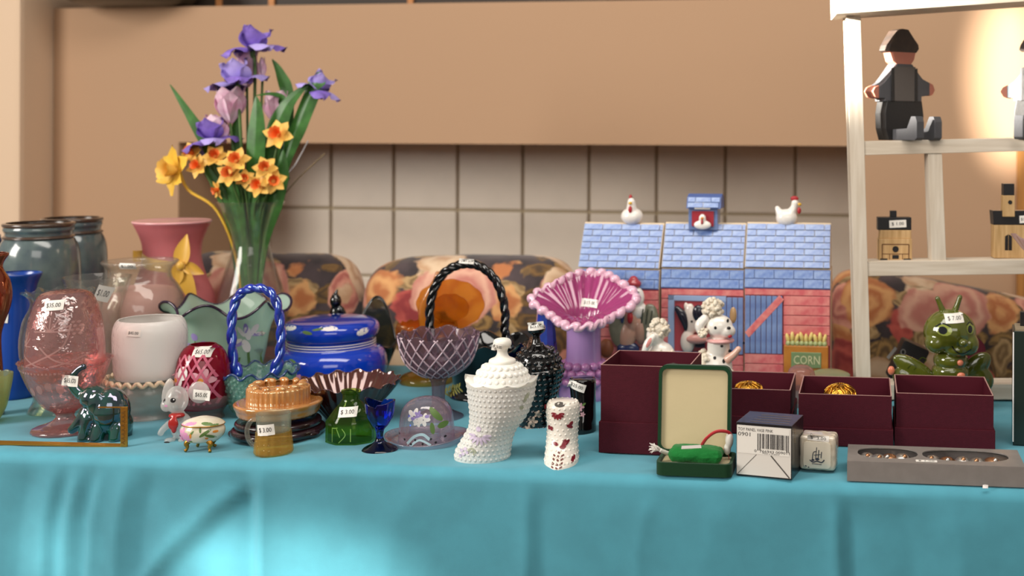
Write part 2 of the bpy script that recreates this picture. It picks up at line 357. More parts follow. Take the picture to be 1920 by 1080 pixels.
class Thing:
    """one liftable thing; parts are authored in photo pixels: x = column, z = by - row, depth d away from the viewer"""
    def __init__(s, name, label, cat, bx, by, group=None, rz=0, Y=None, Z=None, cy=0):
        if Y is None: p = on_z(bx, by)
        else:
            p = on_y(bx, by, Y)
            if Z is not None: p.z = Z
        s.k = p.y / F; s.bx, s.by, s.rz = bx, by, rz; s.parts = {}
        r = bpy.data.objects.new(name, None); COL.objects.link(r); r.location = p; r.empty_display_size = .02
        r['label'] = label; r['category'] = cat
        if group: r['group'] = group
        s.root = r
    def p(s, x, y, d=0): return Vector((x - s.bx, d, s.by - y))
    def part(s, name, mb, mat, parent=None, smooth=True, bevel=0, label=None, rz=None, kind=None):
        a = s.rz if rz is None else rz
        if a: mb.rot(Matrix.Rotation(a, 3, 'Z'))
        me = mesh_of(name, mb, s.k, mat, smooth, bevel)
        o = link(name, me, parent or s.root)
        if label: o['label'] = label
        if kind: o['kind'] = kind
        return o
    def lathe(s, name, mat, prof, wall=0, n=48, fn=None, sm=5, cx=None, d=0, parent=None, cap1=False, smooth=True):
        """prof: (radius, row) from the bottom up; wall > 0 makes a hollow vessel of that thickness"""
        q = [(r, s.by - y) for r, y in prof]
        q = cr(q, sm) if sm > 1 else q
        if wall:
            inner = [(max(.5, r - wall), z) for r, z in q]; z0 = q[0][1] + wall
            inner = [(r, max(z, z0)) for r, z in inner]
            m = len(q)
            if fn:
                g = lambda a, t, r, z: fn(a, (t * (2 * m - 1) if t * (2 * m - 1) < m - .5 else 2 * m - 1 - t * (2 * m - 1)) / (m - 1), r, z)
            else: g = None
            full = q + inner[::-1]
            mb = MB().lathe(full, n, ((cx or s.bx) - s.bx, d), g, True, True)
        else:
            mb = MB().lathe(q, n, ((cx or s.bx) - s.bx, d), fn, True, cap1 or q[-1][0] > .6)
        return s.part(name, mb, mat, parent, smooth)
    def blob(s, name, mat, prims, vox=2.0, smooth_n=4, parent=None, label=None):
        """one continuous surface grown from ellipsoids (x, row, d, rx, rz, ry[, tilt]) and limbs [(x, row, d, r), ...]"""
        mb = MB()
        for q in prims:
            if isinstance(q, list): 
                c = cr([tuple(map(float, a)) for a in q], 5) if len(q) > 2 else [tuple(a + (b2 - a) * i / 5 for a, b2 in zip(q[0], q[1])) for i in range(6)]
                for x, y, d, r in c: mb.ell(s.p(x, y, d), (r, r, r), 10, 7)
                mb.tube([s.p(x, y, d) for x, y, d, r in c], [r * .97 for x, y, d, r in c], 10)
            else:
                x, y, d, rx, rz, ry = q[:6]; rt = Matrix.Rotation(math.radians(-q[6]), 3, 'Y') if len(q) > 6 else None
                mb.ell(s.p(x, y, d), (rx, ry, rz), 18, 12, rt)
        if s.rz: mb.rot(Matrix.Rotation(s.rz, 3, 'Z'))
        me = mesh_of(name, mb, s.k)
        def su(o):
            m = o.modifiers.new('r', 'REMESH'); m.mode = 'VOXEL'; m.voxel_size = vox * s.k
            m2 = o.modifiers.new('s', 'SMOOTH'); m2.factor = .5; m2.iterations = smooth_n
        me = evaluated(me, su); me.name = name; me.materials.clear(); me.materials.append(mat); me.shade_smooth()
        o = link(name, me, parent or s.root)
        if label: o['label'] = label
        return o
    # ---- marks lying on a surface: each vertex dropped on the part it belongs to
    def drop(s, objs, pts, off, back=False):
        key = tuple(o.name for o in objs)
        if key not in s.parts:
            V = []; P = []
            for o in objs:
                b = len(V); V += [v.co.copy() for v in o.data.vertices]; P += [[b + i for i in q.vertices] for q in o.data.polygons]
            s.parts[key] = BVHTree.FromPolygons(V, P)
        bv = s.parts[key]; hits = []
        for x, y in pts:
            q = s.p(x, y) * s.k; h = bv.ray_cast(Vector((q.x, -3, q.z)), Vector((0, 1, 0)))
            hits.append(Vector((q.x, h[0].y - off * s.k, q.z)) if h[0] else None)
        known = [h.y for h in hits if h]; av = sum(known) / len(known) if known else 0
        return [h if h else Vector(((x - s.bx) * s.k, av, (s.by - y) * s.k)) for h, (x, y) in zip(hits, pts)]
    def marks(s, name, objs, mat, shapes, **kw):
        for q in shapes: s.mark(name, objs, mat, [q], **kw)
    def mark(s, name, objs, mat, shapes, parent=None, off=.5, label=None):
        """shapes: ('e', cx, cy, rx, ry, deg) ellipses, ('q', 4 corners) quads, ('l', pts, width) strokes, ('t', text, cx, cy, half_w, half_h, deg)"""
        V = []; Fc = []; up = 0
        for q in shapes:
            b = len(V); up += .02
            if q[0] == 'e':
                _, cx, cy, rx, ry, dg = q; a = math.radians(dg); pts = [(cx, cy)]
                for rr in (.5, 1):
                    for j in range(12):
                        t = 2 * PI * j / 12; ex, ey = rx * rr * cos(t), ry * rr * sin(t)
                        pts.append((cx + ex * cos(a) - ey * sin(a), cy + ex * sin(a) + ey * cos(a)))
                fs = [(0, 1 + j, 1 + (j + 1) % 12) for j in range(12)] + [(1 + j, 13 + j, 13 + (j + 1) % 12, 1 + (j + 1) % 12) for j in range(12)]
            elif q[0] == 'q':
                A, B, C, D = q[1]; nu, nv = 10, 5; pts = []
                for i in range(nv + 1):
                    for j in range(nu + 1):
                        u, v = j / nu, i / nv
                        pts.append(tuple((A[e] * (1 - u) + B[e] * u) * (1 - v) + (D[e] * (1 - u) + C[e] * u) * v for e in (0, 1)))
                fs = [(i * (nu + 1) + j, i * (nu + 1) + j + 1, (i + 1) * (nu + 1) + j + 1, (i + 1) * (nu + 1) + j) for i in range(nv) for j in range(nu)]
            elif q[0] == 'l':
                c = cr(q[1], 6) if len(q[1]) > 2 else [tuple(q[1][0][e] + (q[1][1][e] - q[1][0][e]) * i / 6 for e in (0, 1)) for i in range(7)]
                pts = []
                for i, (x, y) in enumerate(c):
                    x2, y2 = c[min(i + 1, len(c) - 1)]; x1, y1 = c[max(i - 1, 0)]; l = math.hypot(x2 - x1, y2 - y1) or 1
                    nx, ny = -(y2 - y1) / l * q[2] / 2, (x2 - x1) / l * q[2] / 2; pts += [(x + nx, y + ny), (x - nx, y - ny)]
                fs = [(2 * i, 2 * i + 1, 2 * i + 3, 2 * i + 2) for i in range(len(c) - 1)]
            else:
                _, body, cx, cy, hw, hh, dg = q; tv, fs = text_mesh(body); a = math.radians(dg)
                pts = [(cx + x * hw * cos(a) + y * hh * sin(a), cy + x * hw * sin(a) - y * hh * cos(a)) for x, y in tv]
            V += s.drop(objs, pts, off + up); Fc += [[b + i for i in f] for f in fs]
        mb = MB(); mb.v = V; mb.f = Fc
        me = mesh_of(name, mb, 1, mat, True); o = link(name, me, parent or s.root)
        if label: o['label'] = label
        return o
    def tag(s, objs, cx, cy, w_, h_, deg, text, fill=.72):
        a = math.radians(deg); c_, s_ = cos(a), sin(a)
        cs = [(cx + x * c_ - y * s_, cy + x * s_ + y * c_) for x, y in ((-w_ / 2, -h_ / 2), (w_ / 2, -h_ / 2), (w_ / 2, h_ / 2), (-w_ / 2, h_ / 2))]
        t = s.mark('price_tag', objs, M_tag, [('q', cs)], off=1.2, label='white paper price sticker')
        s.mark('price_print', objs, M_ink, [('t', text, cx, cy, w_ / 2 * fill, h_ * .24, deg)], parent=t, off=1.7)
        return t

def struct(name, mb, mat, smooth=False, bevel=0):
    o = link(name, mesh_of(name, mb, 1, mat, smooth, bevel)); o['kind'] = 'structure'; return o
M_tag = paint_mat('sticker_paper', '#e9e4dc', .6)
M_ink = paint_mat('sticker_ink', '#2e2b2b', .6)
# ------------------------------------------------------------------ the room
M_wall = paint_mat('tan_wall_paint', '#b08e70', .85, bump=.08, bscale=160)
M_cream = paint_mat('cream_wall_paint', '#d9bea2', .85, bump=.08, bscale=160)
M_tile = paint_mat('beige_tile', '#dcd0c0', .35, var=.04, vscale=9)
M_grout = paint_mat('tile_grout', '#b0a084', .9)
M_dark = paint_mat('dark_wood_case', '#2e2218', .6)
M_floor = wood('floor_boards', '#8a6a4c', '#6a4c34', (1, 14, 14))
WA = math.radians(9); WY0 = 2.50
WD = Vector((cos(WA), -sin(WA), 0)); WN = Vector((sin(WA), cos(WA), 0))
def wall_px(px, py, w_=0.0):
    r = ray(px, py); t = (WY0 * cos(WA) + w_ - WN.dot(CAM)) / WN.dot(r); q = CAM + r * t
    return WD.dot(q), q.z
def wall_box(mb, u0, u1, w0, w1, z0, z1):
    b = len(mb.v); mb.box(u0, u1, w0, w1, z0, z1)
    for i in range(b, len(mb.v)):
        v = mb.v[i]; mb.v[i] = WD * v.x + WN * (v.y + WY0 * cos(WA)) + Vector((0, 0, v.z))
    return mb
mb = MB(); mb.box(-4, 4, -3, 4.5, -.05, 0); struct('floor', mb, M_floor)
uL, _ = wall_px(100, 200); uO, zO = wall_px(335, 265); uR, _ = wall_px(1612, 300); zO = wall_px(900, 270)[1]; zTop = wall_px(800, 6)[1]
mb = MB(); wall_box(mb, uL, uO, 0, .5, 0, zTop); wall_box(mb, uR, 2.6, 0, .5, 0, zTop); wall_box(mb, uO, uR, 0, .5, zO, zTop)
struct('wall_fireplace', mb, M_wall, False)
mb = MB(); wall_box(mb, -2.8, uL - .002, -.10, .5, 0, 2.4); struct('wall_left', mb, M_cream, False, .012)
WB = .33
mb = MB(); wall_box(mb, uO + .001, uR - .001, WB + .006, WB + .07, .0, zO - .001)
wt = struct('wall_tiled', mb, M_grout)
u1, zt = wall_px(621, 391.5, WB); u8, _ = wall_px(1491, 402, WB); ts = (u8 - u1) / 7
zt = wall_px(1050, 396.5, WB)[1]
mbt = MB(); wall_box(mbt, -ts / 2 + .0033, ts / 2 - .0033, -.002, .006, -ts / 2 + .0033, ts / 2 - .0033)
org = WN * (WY0 * cos(WA)); mbt.v = [v - org for v in mbt.v]
tm = mesh_of('tile', mbt, 1, M_tile, False, .0025)
i0 = math.ceil((uO - u1) / ts)
for i in range(i0, int((uR - u1) / ts) + 1):
    for r in range(-4, 1):
        z = zt + ts * (r + .5)
        if z + ts / 2 > zO + .03: continue
        o = link('tile', tm, wt); cut = min(1, (uR - u1 - ts * i) / ts)
        if cut < .15: bpy.data.objects.remove(o); continue
        if cut < 1: o.scale = (cut, 1, 1)
        o.location = WD * (u1 + ts * (i + .5 * cut)) + WN * (WY0 * cos(WA) + WB) + Vector((0, 0, z))
mb = MB(); wall_box(mb, -2.8, 2.8, .52, .6, 0, 2.5); struct('wall_back', mb, M_dark)

# things standing on the mantel: a dark bowl and a dark wooden case with pale uprights (only their feet are in view)
t = Thing('mantel_case', 'dark wooden case with pale orange uprights standing on the mantel ledge', 'cabinet', 700, 6, Y=2.78, Z=zTop)
mb = MB().box(-410, 440, -10, 60, 0, 90); t.part('body', mb, M_dark, smooth=False, bevel=2)
for x in (414, 512, 771): t.part('upright', MB().box(x - 703, x - 692, -16, -10, 0, 90), wood('pale_upright', '#c88a52', '#a86c3a'), smooth=False, bevel=1)
t = Thing('mantel_bowl', 'dark greenish bowl on the left end of the mantel ledge', 'bowl', 245, 4, Y=2.66, Z=zTop)
t.lathe('body', paint_mat('dark_bowl_glaze', '#2c2a1c', .35), [(70, 4), (100, -2), (118, -20), (124, -46)], 5)
uT, zT = wall_px(1906, 272); mb = MB(); wall_box(mb, uT, uT + .12, -.03, -.001, 0, zT); struct('trim_1', mb, wood('honey_wood', '#b07838', '#8a5a24', (40, 40, 3)))

# ------------------------------------------------------------------ table and cloth
EA, EB = on_z(0, 846), on_z(1920, 919)
ED = (EB - EA).normalized(); EN = Vector((ED.y, -ED.x, 0))     # along the front edge; outwards to the viewer
TYAW = math.atan2(ED.y, ED.x)
CX = (EA + EB) / 2; DEP = .575
M_cloth = paint_mat('turquoise_cloth', '#4997aa', .8, var=.05, vscale=30, sheen=.15, bump=.12, bscale=1800)
t = Thing('folding_table', 'folding table hidden under the turquoise tablecloth', 'table', 960, 800); t.root.location = CX - EN * DEP / 2; t.root.location.z = 0; t.root.rotation_euler.z = TYAW; t.k = 1
t.part('table_top', MB().box(-.93, .93, -DEP / 2 + .008, DEP / 2 - .008, T - .04, T - .006), paint_mat('table_plastic', '#bdb8ae', .5), smooth=False, bevel=.004)
for sx in (-.8, .8):
    for sy in (-.2, .2): t.part('leg', MB().tube([(sx, sy, 0), (sx, sy, T - .04)], .013, 12), paint_mat('grey_steel', '#77787a', .4, metal=.8))
def fold_px(x, y):      # photo pixel -> (along the edge, down the drop)
    o = CX + EN * .004; r = ray(x, y); tt = (o - CAM).dot(EN) / r.dot(EN); q = CAM + r * tt
    return (q - CX).dot(ED), T - q.z
CREASE = []             # (u, v) polyline, width, height
def crease(pts, wd, am): CREASE.append(([fold_px(*p) for p in pts], wd, am * .85))
crease([(488, 862), (488, 960), (486, 1150)], .012, .011); crease([(455, 862), (462, 960), (468, 1150)], .016, -.009)
crease([(484, 872), (400, 930), (310, 1010), (240, 1100)], .010, .009); crease([(476, 900), (430, 945), (340, 1030), (270, 1120)], .02, -.005)
for x, am, wd in ((30, -.005, .02), (78, .006, .012), (122, .007, .010), (100, -.006, .012), (150, -.006, .014), (168, .005, .008), (216, .006, .014), (262, -.006, .02)):
    crease([(x + 22, 862), (x, 960), (x - 10, 1150)], wd, am)
crease([(1232, 900), (1214, 930), (1196, 1000), (1190, 1150)], .012, .003)
crease([(1560, 905), (1568, 960), (1574, 1150)], .010, .008); crease([(1588, 905), (1596, 980), (1600, 1150)], .016, -.007)
crease([(985, 890), (988, 980), (980, 1150)], .012, .006); crease([(1010, 890), (1015, 980), (1020, 1150)], .02, -.006)
crease([(780, 880), (740, 960), (700, 1150)], .03, .004); crease([(1370, 900), (1330, 980), (1310, 1150)], .04, .004)
crease([(1780, 920), (1800, 1000), (1810, 1150)], .03, .006); crease([(1690, 920), (1710, 1000), (1720, 1150)], .03, -.005)
def seg_d(p, a, b):
    ax, ay = a; bx, by = b; dx, dy = bx - ax, by - ay; l = dx * dx + dy * dy
    q = max(0, min(1, ((p[0] - ax) * dx + (p[1] - ay) * dy) / l)); return math.hypot(p[0] - ax - dx * q, p[1] - ay - dy * q)
def drop_h(u, v):
    h = 0
    for pts, wd, am in CREASE:
        if not (min(p[0] for p in pts) - 4 * wd < u < max(p[0] for p in pts) + 4 * wd): continue
        d = min(seg_d((u, v), pts[i], pts[i + 1]) for i in range(len(pts) - 1)); h += am * math.exp(-(d / wd) ** 1.25)
    h += .003 * noise.noise(Vector((u * 4, v * 2, 3))) 
    return h * min(1, max(0, v) / .03 + .12)
# shallow pulls in the top of the cloth
PULL = [((620, 800), (560, 850)), ((760, 850), (590, 846)), ((1110, 850), (990, 880)), ((960, 860), (1010, 800)), ((40, 800), (10, 840)), ((250, 800), (300, 846)), ((1240, 760), (1080, 830)), ((700, 860), (520, 860))]
PW = [(on_z(*a), on_z(*b)) for a, b in PULL]
R = .014; NU = 420; us = [-1.02 + 2.04 * i / NU for i in range(NU + 1)]
vs_ = [-DEP - .22, -DEP - .1, -DEP - .02, -DEP] + [-DEP + DEP * i / 34 for i in range(1, 34)]
rows = []
for v in vs_:
    row = []
    for u in us:
        p = CX + ED * u + EN * min(0, v + .0) if v >= -DEP else CX + ED * u - EN * DEP
        z = T - .0012
        if v < -DEP: z = T + (v + DEP)
        else:
            for a, b in PW:
                d = seg_d((p.x, p.y), (a.x, a.y), (b.x, b.y)); z += .0016 * math.exp(-(d / .016) ** 2)
            z += .0010 * noise.noise(Vector((u * 9, v * 9, 0)))
        row.append(Vector((p.x, p.y, z)))
    rows.append(row)
for i in range(1, 7):
    a = PI / 2 * i / 6; row = []
    for u in us:
        p = CX + ED * u + EN * (-R + R * sin(a) + drop_h(u, 0) * i / 6); row.append(Vector((p.x, p.y, T - .0012 - R + R * cos(a))))
    rows.append(row)
for i in range(1, 46):
    v = .42 * i / 45; row = []
    for u in us:
        p = CX + ED * u + EN * drop_h(u, v); row.append(Vector((p.x, p.y, T - R - v)))
    rows.append(row)
mb = MB().grid(rows, False)
o = link('tablecloth', mesh_of('tablecloth', mb, 1, M_cloth, True))
o['label'] = 'turquoise tablecloth hanging in folds over the front of the sale table'; o['category'] = 'tablecloth'

# ------------------------------------------------------------------ sofa behind the table
M_fl = floral('floral_upholstery')
t = Thing('sofa', 'long sofa with dark floral upholstery standing behind the table', 'sofa', 960, 700, Y=2.09, Z=0); t.k = 1; t.root.location.x = 0
mb = MB().box(-1.35, .95, .115, .15, .1, T + .02); t.part('back_frame', mb, M_fl, bevel=.03, smooth='auto')
mb = MB().box(-1.35, .95, -.05, .11, .1, .42); t.part('seat_base', mb, M_fl, bevel=.03, smooth='auto')
for sx in (-1.3, .9): t.part('foot', MB().box(sx - .03, sx + .03, .05, .12, 0, .1), M_dark, bevel=.004, smooth=False)
def cushion(label, x0, x1, ytop, slope=0, ph=0):
    Yc = 2.14; a, b = on_y(x0, ytop, Yc), on_y(x1, ytop + slope, Yc)
    cx = (a.x + b.x) / 2; hw = (b.x - a.x) / 2; H = (a.z + b.z) / 2 - .43; rows = []
    n = 72; e = .3
    sp = lambda v, q: math.copysign(abs(v) ** q, v)
    for i in range(1, 24):
        ph_ = -PI / 2 + PI * i / 24; row = []
        for j in range(n):
            th = 2 * PI * j / n
            x = hw * sp(cos(ph_), e) * sp(cos(th), e); z = H / 2 * sp(cos(ph_), e) * sp(sin(th), e); y = .075 * sp(sin(ph_), .8)
            z += .012 * noise.noise(Vector((x * 4 + ph, z * 3, y * 5))) + (x / hw) * (b.z - a.z) / 2 * (z > 0)
            y += .012 * noise.noise(Vector((x * 5 + ph, z * 5, 2)))
            row.append((x, y, z))
        rows.append(row)
    mb = MB().grid(rows, True, True, True)
    o = link('sofa_cushion', mesh_of('sofa_cushion', mb, 1, M_fl, True)); o.location = (cx, Yc - .02, .43 + H / 2)
    o['label'] = label; o['category'] = 'cushion'; o['group'] = 'floral back cushions along the sofa'
cushion('floral sofa back cushion at the left, behind the tall flower vase', 350, 688, 464, 16, 0)
cushion('floral sofa back cushion behind the black-handled glass basket', 690, 1090, 478, 4, 5)
cushion('floral sofa back cushion behind the toy barn canisters', 1092, 1548, 484, 4, 9)
cushion('floral sofa back cushion at the right, behind the white shelf', 1550, 2000, 490, 84, 14)
cushion('floral sofa back cushion at the far left, behind the stoneware vases', 20, 348, 560, -8, 21)

# ------------------------------------------------------------------ white-washed shelf unit on the table
M_ww = wood('whitewashed_wood', '#d8cdbd', '#bfb09c', (3, 40, 40), .75)
M_wv = wood('whitewashed_upright', '#d8cdbd', '#bfb09c', (40, 40, 3), .75)
SY = 1.715
sh = Thing('shelf_unit', 'white-washed wooden display shelf unit standing on the right of the table', 'shelf', 1620, 748, Y=SY, Z=T)
kk = sh.k; sh.by = 748 + (on_y(1620, 748, SY).z - T) / kk * 1.0
def spx(x, y, d=0):
    q = on_y(x, y, SY); return Vector(((q.x - sh.root.location.x) / kk, d, (q.z - T) / kk))
DS = 58
def quadbar(a, b, c, e, d0, d1):
    """bar whose front outline runs through four photo points"""
    P = [spx(*q) for q in (a, b, c, e)]
    m = MB(); m.add([(q.x, d0, max(0, q.z)) for q in P] + [(q.x, d1, max(0, q.z)) for q in P],
                    [(0, 1, 2, 3), (7, 6, 5, 4), (0, 4, 5, 1), (1, 5, 6, 2), (2, 6, 7, 3), (3, 7, 4, 0)]); return m
for d in (0, DS - 12):
    sh.part('upright', quadbar((1587, 30), (1614, 30), (1634, 765), (1607, 765), d, d + 14), M_wv, bevel=1, smooth=False)
    sh.part('upright', quadbar((2010, 30), (2036, 30), (2036, 765), (2010, 765), d, d + 14), M_wv, bevel=1, smooth=False)
for pts in (((1619, 265), (2015, 256), (2015, 281), (1619, 291)), ((1627, 491), (2015, 486), (2015, 513), (1627, 518)), ((1630, 722), (2015, 720), (2015, 750), (1630, 750))):
    sh.part('shelf_board', quadbar(*pts, 2, DS), M_ww, bevel=1, smooth=False)
sh.part('divider', quadbar((1741, 288), (1767, 288), (1775, 491), (1748, 491), 4, DS - 6), M_wv, bevel=1, smooth=False)
sh.part('top_board', quadbar((1562, -40), (2040, -70), (2040, -1), (1564, 31), -45, DS + 12), M_ww, bevel=1, smooth=False)
# ------------------------------------------------------------------ shared materials
V3 = Vector
def ruffle(nw, ar, az, p=3, ph=0, tilt=0):
    """waves that grow towards the rim: nw waves, radial and vertical amplitude, tilt lifts the far side"""
    def fn(a, t, r, z):
        q = t ** p
        return r + ar * q * cos(nw * a + ph), z + az * q * sin(nw * a + ph) + tilt * q * sin(a)
    return fn
def ribs(nw, am): return lambda a, t, r, z: (r + am * cos(nw * a), z)
M_clear = thin('clear_glass', '#f3f3ee', .06, '#ffffff', bump=.15, refl=1.7)
M_clear_mist = thin('misty_glass', '#eeece6', .16, '#f2ede6', bump=.12)
M_gold = paint_mat('gilt_metal', '#c08a3a', .3, metal=.9, bump=.2, bscale=500)
M_black = paint_mat('black_glass', '#0a090a', .06, coat=.5)
M_wht = paint_mat('white_glaze', '#ece4d8', .22, coat=.3)
M_blk = paint_mat('black_paint', '#161416', .35)
M_red = paint_mat('red_paint', '#a8242c', .4)
M_green = paint_mat('leaf_green_paint', '#5d7a3c', .5)
M_lil = paint_mat('lilac_paint', '#a08cc8', .5)
M_pinkp = paint_mat('pink_paint', '#d890b8', .5)
M_orange = paint_mat('orange_paint', '#d8862e', .5)
M_whitep = paint_mat('white_paint', '#efe8e4', .5)
def flower(cx, cy, r, n=5, squash=1.0, ph=0):
    return [('e', cx + r * .55 * cos(2 * PI * i / n + ph), cy + r * .55 * squash * sin(2 * PI * i / n + ph), r * .48, r * .3, math.degrees(2 * PI * i / n + ph)) for i in range(n)]

# ------------------------------------------------------------------ left end of the table
M_stone = paint_mat('grey_stoneware', '#5e6c6a', .18, coat=.6, col2='#46535a', vscale=30)
M_stone_rim = paint_mat('brown_stoneware_rim', '#4a3a30', .2, coat=.5)
for lab, bx, by, q in (('big grey-blue stoneware vase with a brown rim at the far left', 72, 715, 1.0),
                       ('darker stoneware vase half hidden behind the bigger grey-blue one', 134, 678, .86)):
    t = Thing('stoneware_vase', lab, 'vase', bx, by, 'two grey stoneware vases at the back left')
    y = lambda v: (v if v < 600 else 600 + (v - 600) * (by - 600) / 84) - (0 if q == 1 else 9)
    pr = [(34, 684), (52, 670), (66, 610), (70, 540), (69, 490), (66, 465), (60, 450), (56, 444), (56, 436), (59, 430), (58, 424)]
    b = t.lathe('body', M_stone, [(r * q, y(v)) for r, v in pr], 4)
    t.lathe('rim', M_stone_rim, [(56.5 * q, y(426)), (60.5 * q, y(422)), (60 * q, y(418)), (56 * q, y(417))], 3, sm=3)
    t.lathe('ridge', M_stone_rim, [(56 * q, y(447)), (61 * q, y(444)), (57 * q, y(440))], 0, sm=3)
t = Thing('blue_vase', 'tall matte cobalt blue vase at the left edge behind the pink fairy lamp', 'vase', 27, 742)
b = t.lathe('body', paint_mat('cobalt_satin_glass', '#0d3f96', .28, coat=.3), [(33, 742), (37, 735), (36, 660), (34, 590), (33, 560), (37, 535), (45, 515), (44, 512)], 3)
t.tag([b], 20, 591, 31, 17, 3, '$1.00')
t = Thing('carnival_vase', 'red-orange iridescent bulb vase cut off by the left edge', 'vase', -12, 776)
b = t.lathe('body', paint_mat('red_carnival_glass', '#8e2c1c', .12, metal=.6, coat=.6, film=380), [(18, 776), (16, 710), (12, 640), (16, 610), (26, 580), (30, 552), (26, 525), (16, 506), (15, 494), (24, 478), (22, 474)], 3)
t = Thing('blue_bottle', 'small blue glass bottle tip at the left edge above the red vase', 'bottle', -10, 690)
t.lathe('body', glass('blue_bottle_glass', '#3a62a8'), [(16, 690), (18, 640), (17, 560), (16, 500), (18, 480), (18, 462), (10, 448), (9, 440)], 3, n=24)
t = Thing('vaseline_dish', 'pale yellow-green hobnail glass dish cut off by the left edge', 'dish', -28, 792)
b = t.lathe('body', thin('vaseline_glass', '#dce0a8', .35, '#e0e2b4', bump=.3), [(18, 792), (26, 784), (36, 760), (43, 720), (44, 702)], 3, fn=ruffle(12, 1.5, 2))

t = Thing('hurricane_vase', 'clear glass vase with a crimped rim behind the pink fairy lamp', 'vase', 108, 768)
b = t.lathe('body', M_clear, [(48, 776), (50, 768), (40, 745), (46, 720), (60, 680), (64, 640), (58, 600), (46, 572), (48, 556), (58, 546)], 2, n=72, fn=ruffle(10, 4, 4, 8))
t = Thing('pink_fairy_lamp', 'pink iridescent pressed glass fairy lamp with a domed shade', 'fairy lamp', 122, 806)
M_pk = thin('pink_carnival_glass', '#fbe0de', .14, '#f6c8c4', rough=.05, refl=1.0, film=330, bump=.9, bscale=90)
M_pk2 = thin('pink_pressed_glass', '#f8c8c4', .3, '#f0b0ac', rough=.05, film=330)
ft = t.lathe('foot', M_pk2, [(56, 806), (54, 800), (30, 792), (17, 784), (15, 776), (20, 770)], 0, n=40, fn=ribs(20, .8))
bo = t.lathe('bowl', M_pk, [(20, 771), (38, 758), (58, 728), (70, 700), (76, 680), (80, 674)], 4, n=96, fn=ruffle(32, 1.2, 1.5, 5))
sd = t.lathe('shade', M_pk, [(66, 690), (67, 672), (66, 640), (62, 605), (54, 572), (44, 552), (30, 545), (0.8, 543)], 3, n=64)
M_cut = thin('pink_cut_lines', '#fbe6e2', .5, '#f4d2cc', rough=.1)
t.mark('beaded_rim', [bo], M_cut, [('e', 50 + 78 + 77 * cos(PI * i / 34 + PI) * -1 - 5, 678 + 9 * sin(PI * i / 34), 2.2, 2.2, 0) for i in range(35)], off=2)
cuts = [('l', [(66, 655), (100, 672), (130, 680)], 3), ('l', [(70, 680), (110, 664), (150, 640), (160, 600)], 3), ('l', [(112, 640), (140, 664), (190, 680)], 3), ('l', [(130, 676), (160, 668), (190, 652)], 3)]
for i in range(7): a = PI + PI * i / 6; cuts.append(('l', [(128, 612), (128 + 30 * cos(a), 612 + 26 * sin(a))], 2.2))
for i in range(7): a = PI + PI * i / 6; cuts.append(('l', [(72 + 6, 640), (78 + 14 * cos(a), 640 + 30 * sin(a))], 2.0))
t.mark('cut_lines', [sd], M_cut, cuts, off=.8)
t.mark('raised_dots', [sd], M_cut, [('e', 148 + 7 * i + (j % 2) * 3, 596 + 7 * j, 2.4, 2.4, 0) for i in range(4) for j in range(4)], off=1)
t.mark('bowl_cuts', [bo], M_cut, [('e', 92 + 18 * i, 712 + 6 * abs(i - 2), 6, 9, 0) for i in range(5)], off=.8)
t.tag([sd], 129, 565, 33, 18, -3, '$35.00')

t = Thing('footed_clear_vase', 'small clear vase with a wide flared lip beside the pink candle jar', 'vase', 181, 750)
b = t.lathe('body', M_clear, [(40, 750), (44, 730), (48, 660), (46, 620), (40, 600), (41, 580), (50, 550), (57, 526), (59, 518)], 2.5)
t.tag([b], 214, 545, 20, 30, 25, '$1.00')
t = Thing('candle_jar', 'clear jar with a wide lip filled with pink wax', 'candle jar', 262, 728)
b = t.lathe('body', M_clear_mist, [(70, 728), (78, 700), (82, 620), (80, 570), (68, 540), (56, 522), (54, 506), (66, 492), (65, 488)], 2.5)
t.lathe('wax', paint_mat('pink_wax', '#d09a96', .4), [(64, 725), (73, 700), (78, 620), (75, 574), (62, 545), (40, 538), (.8, 537)], 0)
t.tag([b], 271, 492, 28, 11, 2, '$1.00')
t = Thing('pink_vase', 'tall frosted pink glass vase tied with a yellow ribbon bow', 'vase', 322, 684)
M_pf = thin('pink_frosted_glass', '#f0acb0', .88, '#f29ea2', rough=.25, refl=.5)
b = t.lathe('body', M_pf, [(66, 684), (76, 660), (80, 600), (74, 555), (60, 520), (51, 485), (52, 455), (62, 428), (67, 418), (66, 415)], 3)
t.lathe('rim', paint_mat('pink_glass_rim', '#e2a4a6', .15), [(65.5, 418), (69, 416), (68, 413), (64, 414)], 0, sm=3)
M_rib = paint_mat('yellow_ribbon', '#d3a238', .4, sheen=.4)
band = t.mark('ribbon_band', [b], M_rib, [('q', [(266, 466), (300, 478), (300, 500), (266, 486)]), ('q', [(300, 478), (352, 486), (352, 506), (300, 500)])], off=1)
mb = MB()
mb.petal(t.p(362, 492, -50), (.15, 0, 1), (0, -1, 0), 58, 30, .2, .3, m=10, pw=.7)
mb.petal(t.p(360, 494, -52), (-.35, 0, -1), (0, -1, 0), 46, 30, .2, .3, pw=.7)
mb.petal(t.p(364, 496, -52), (.32, 0, -1), (0, -1, 0), 78, 30, .15, .2, m=10, pw=.6, tipw=.3)
mb.petal(t.p(364, 490, -50), (1, 0, -.45), (0, -1, .2), 42, 22, .5, .4)
mb.ell(t.p(363, 492, -54), (8, 6, 9))
t.part('bow', mb, M_rib)

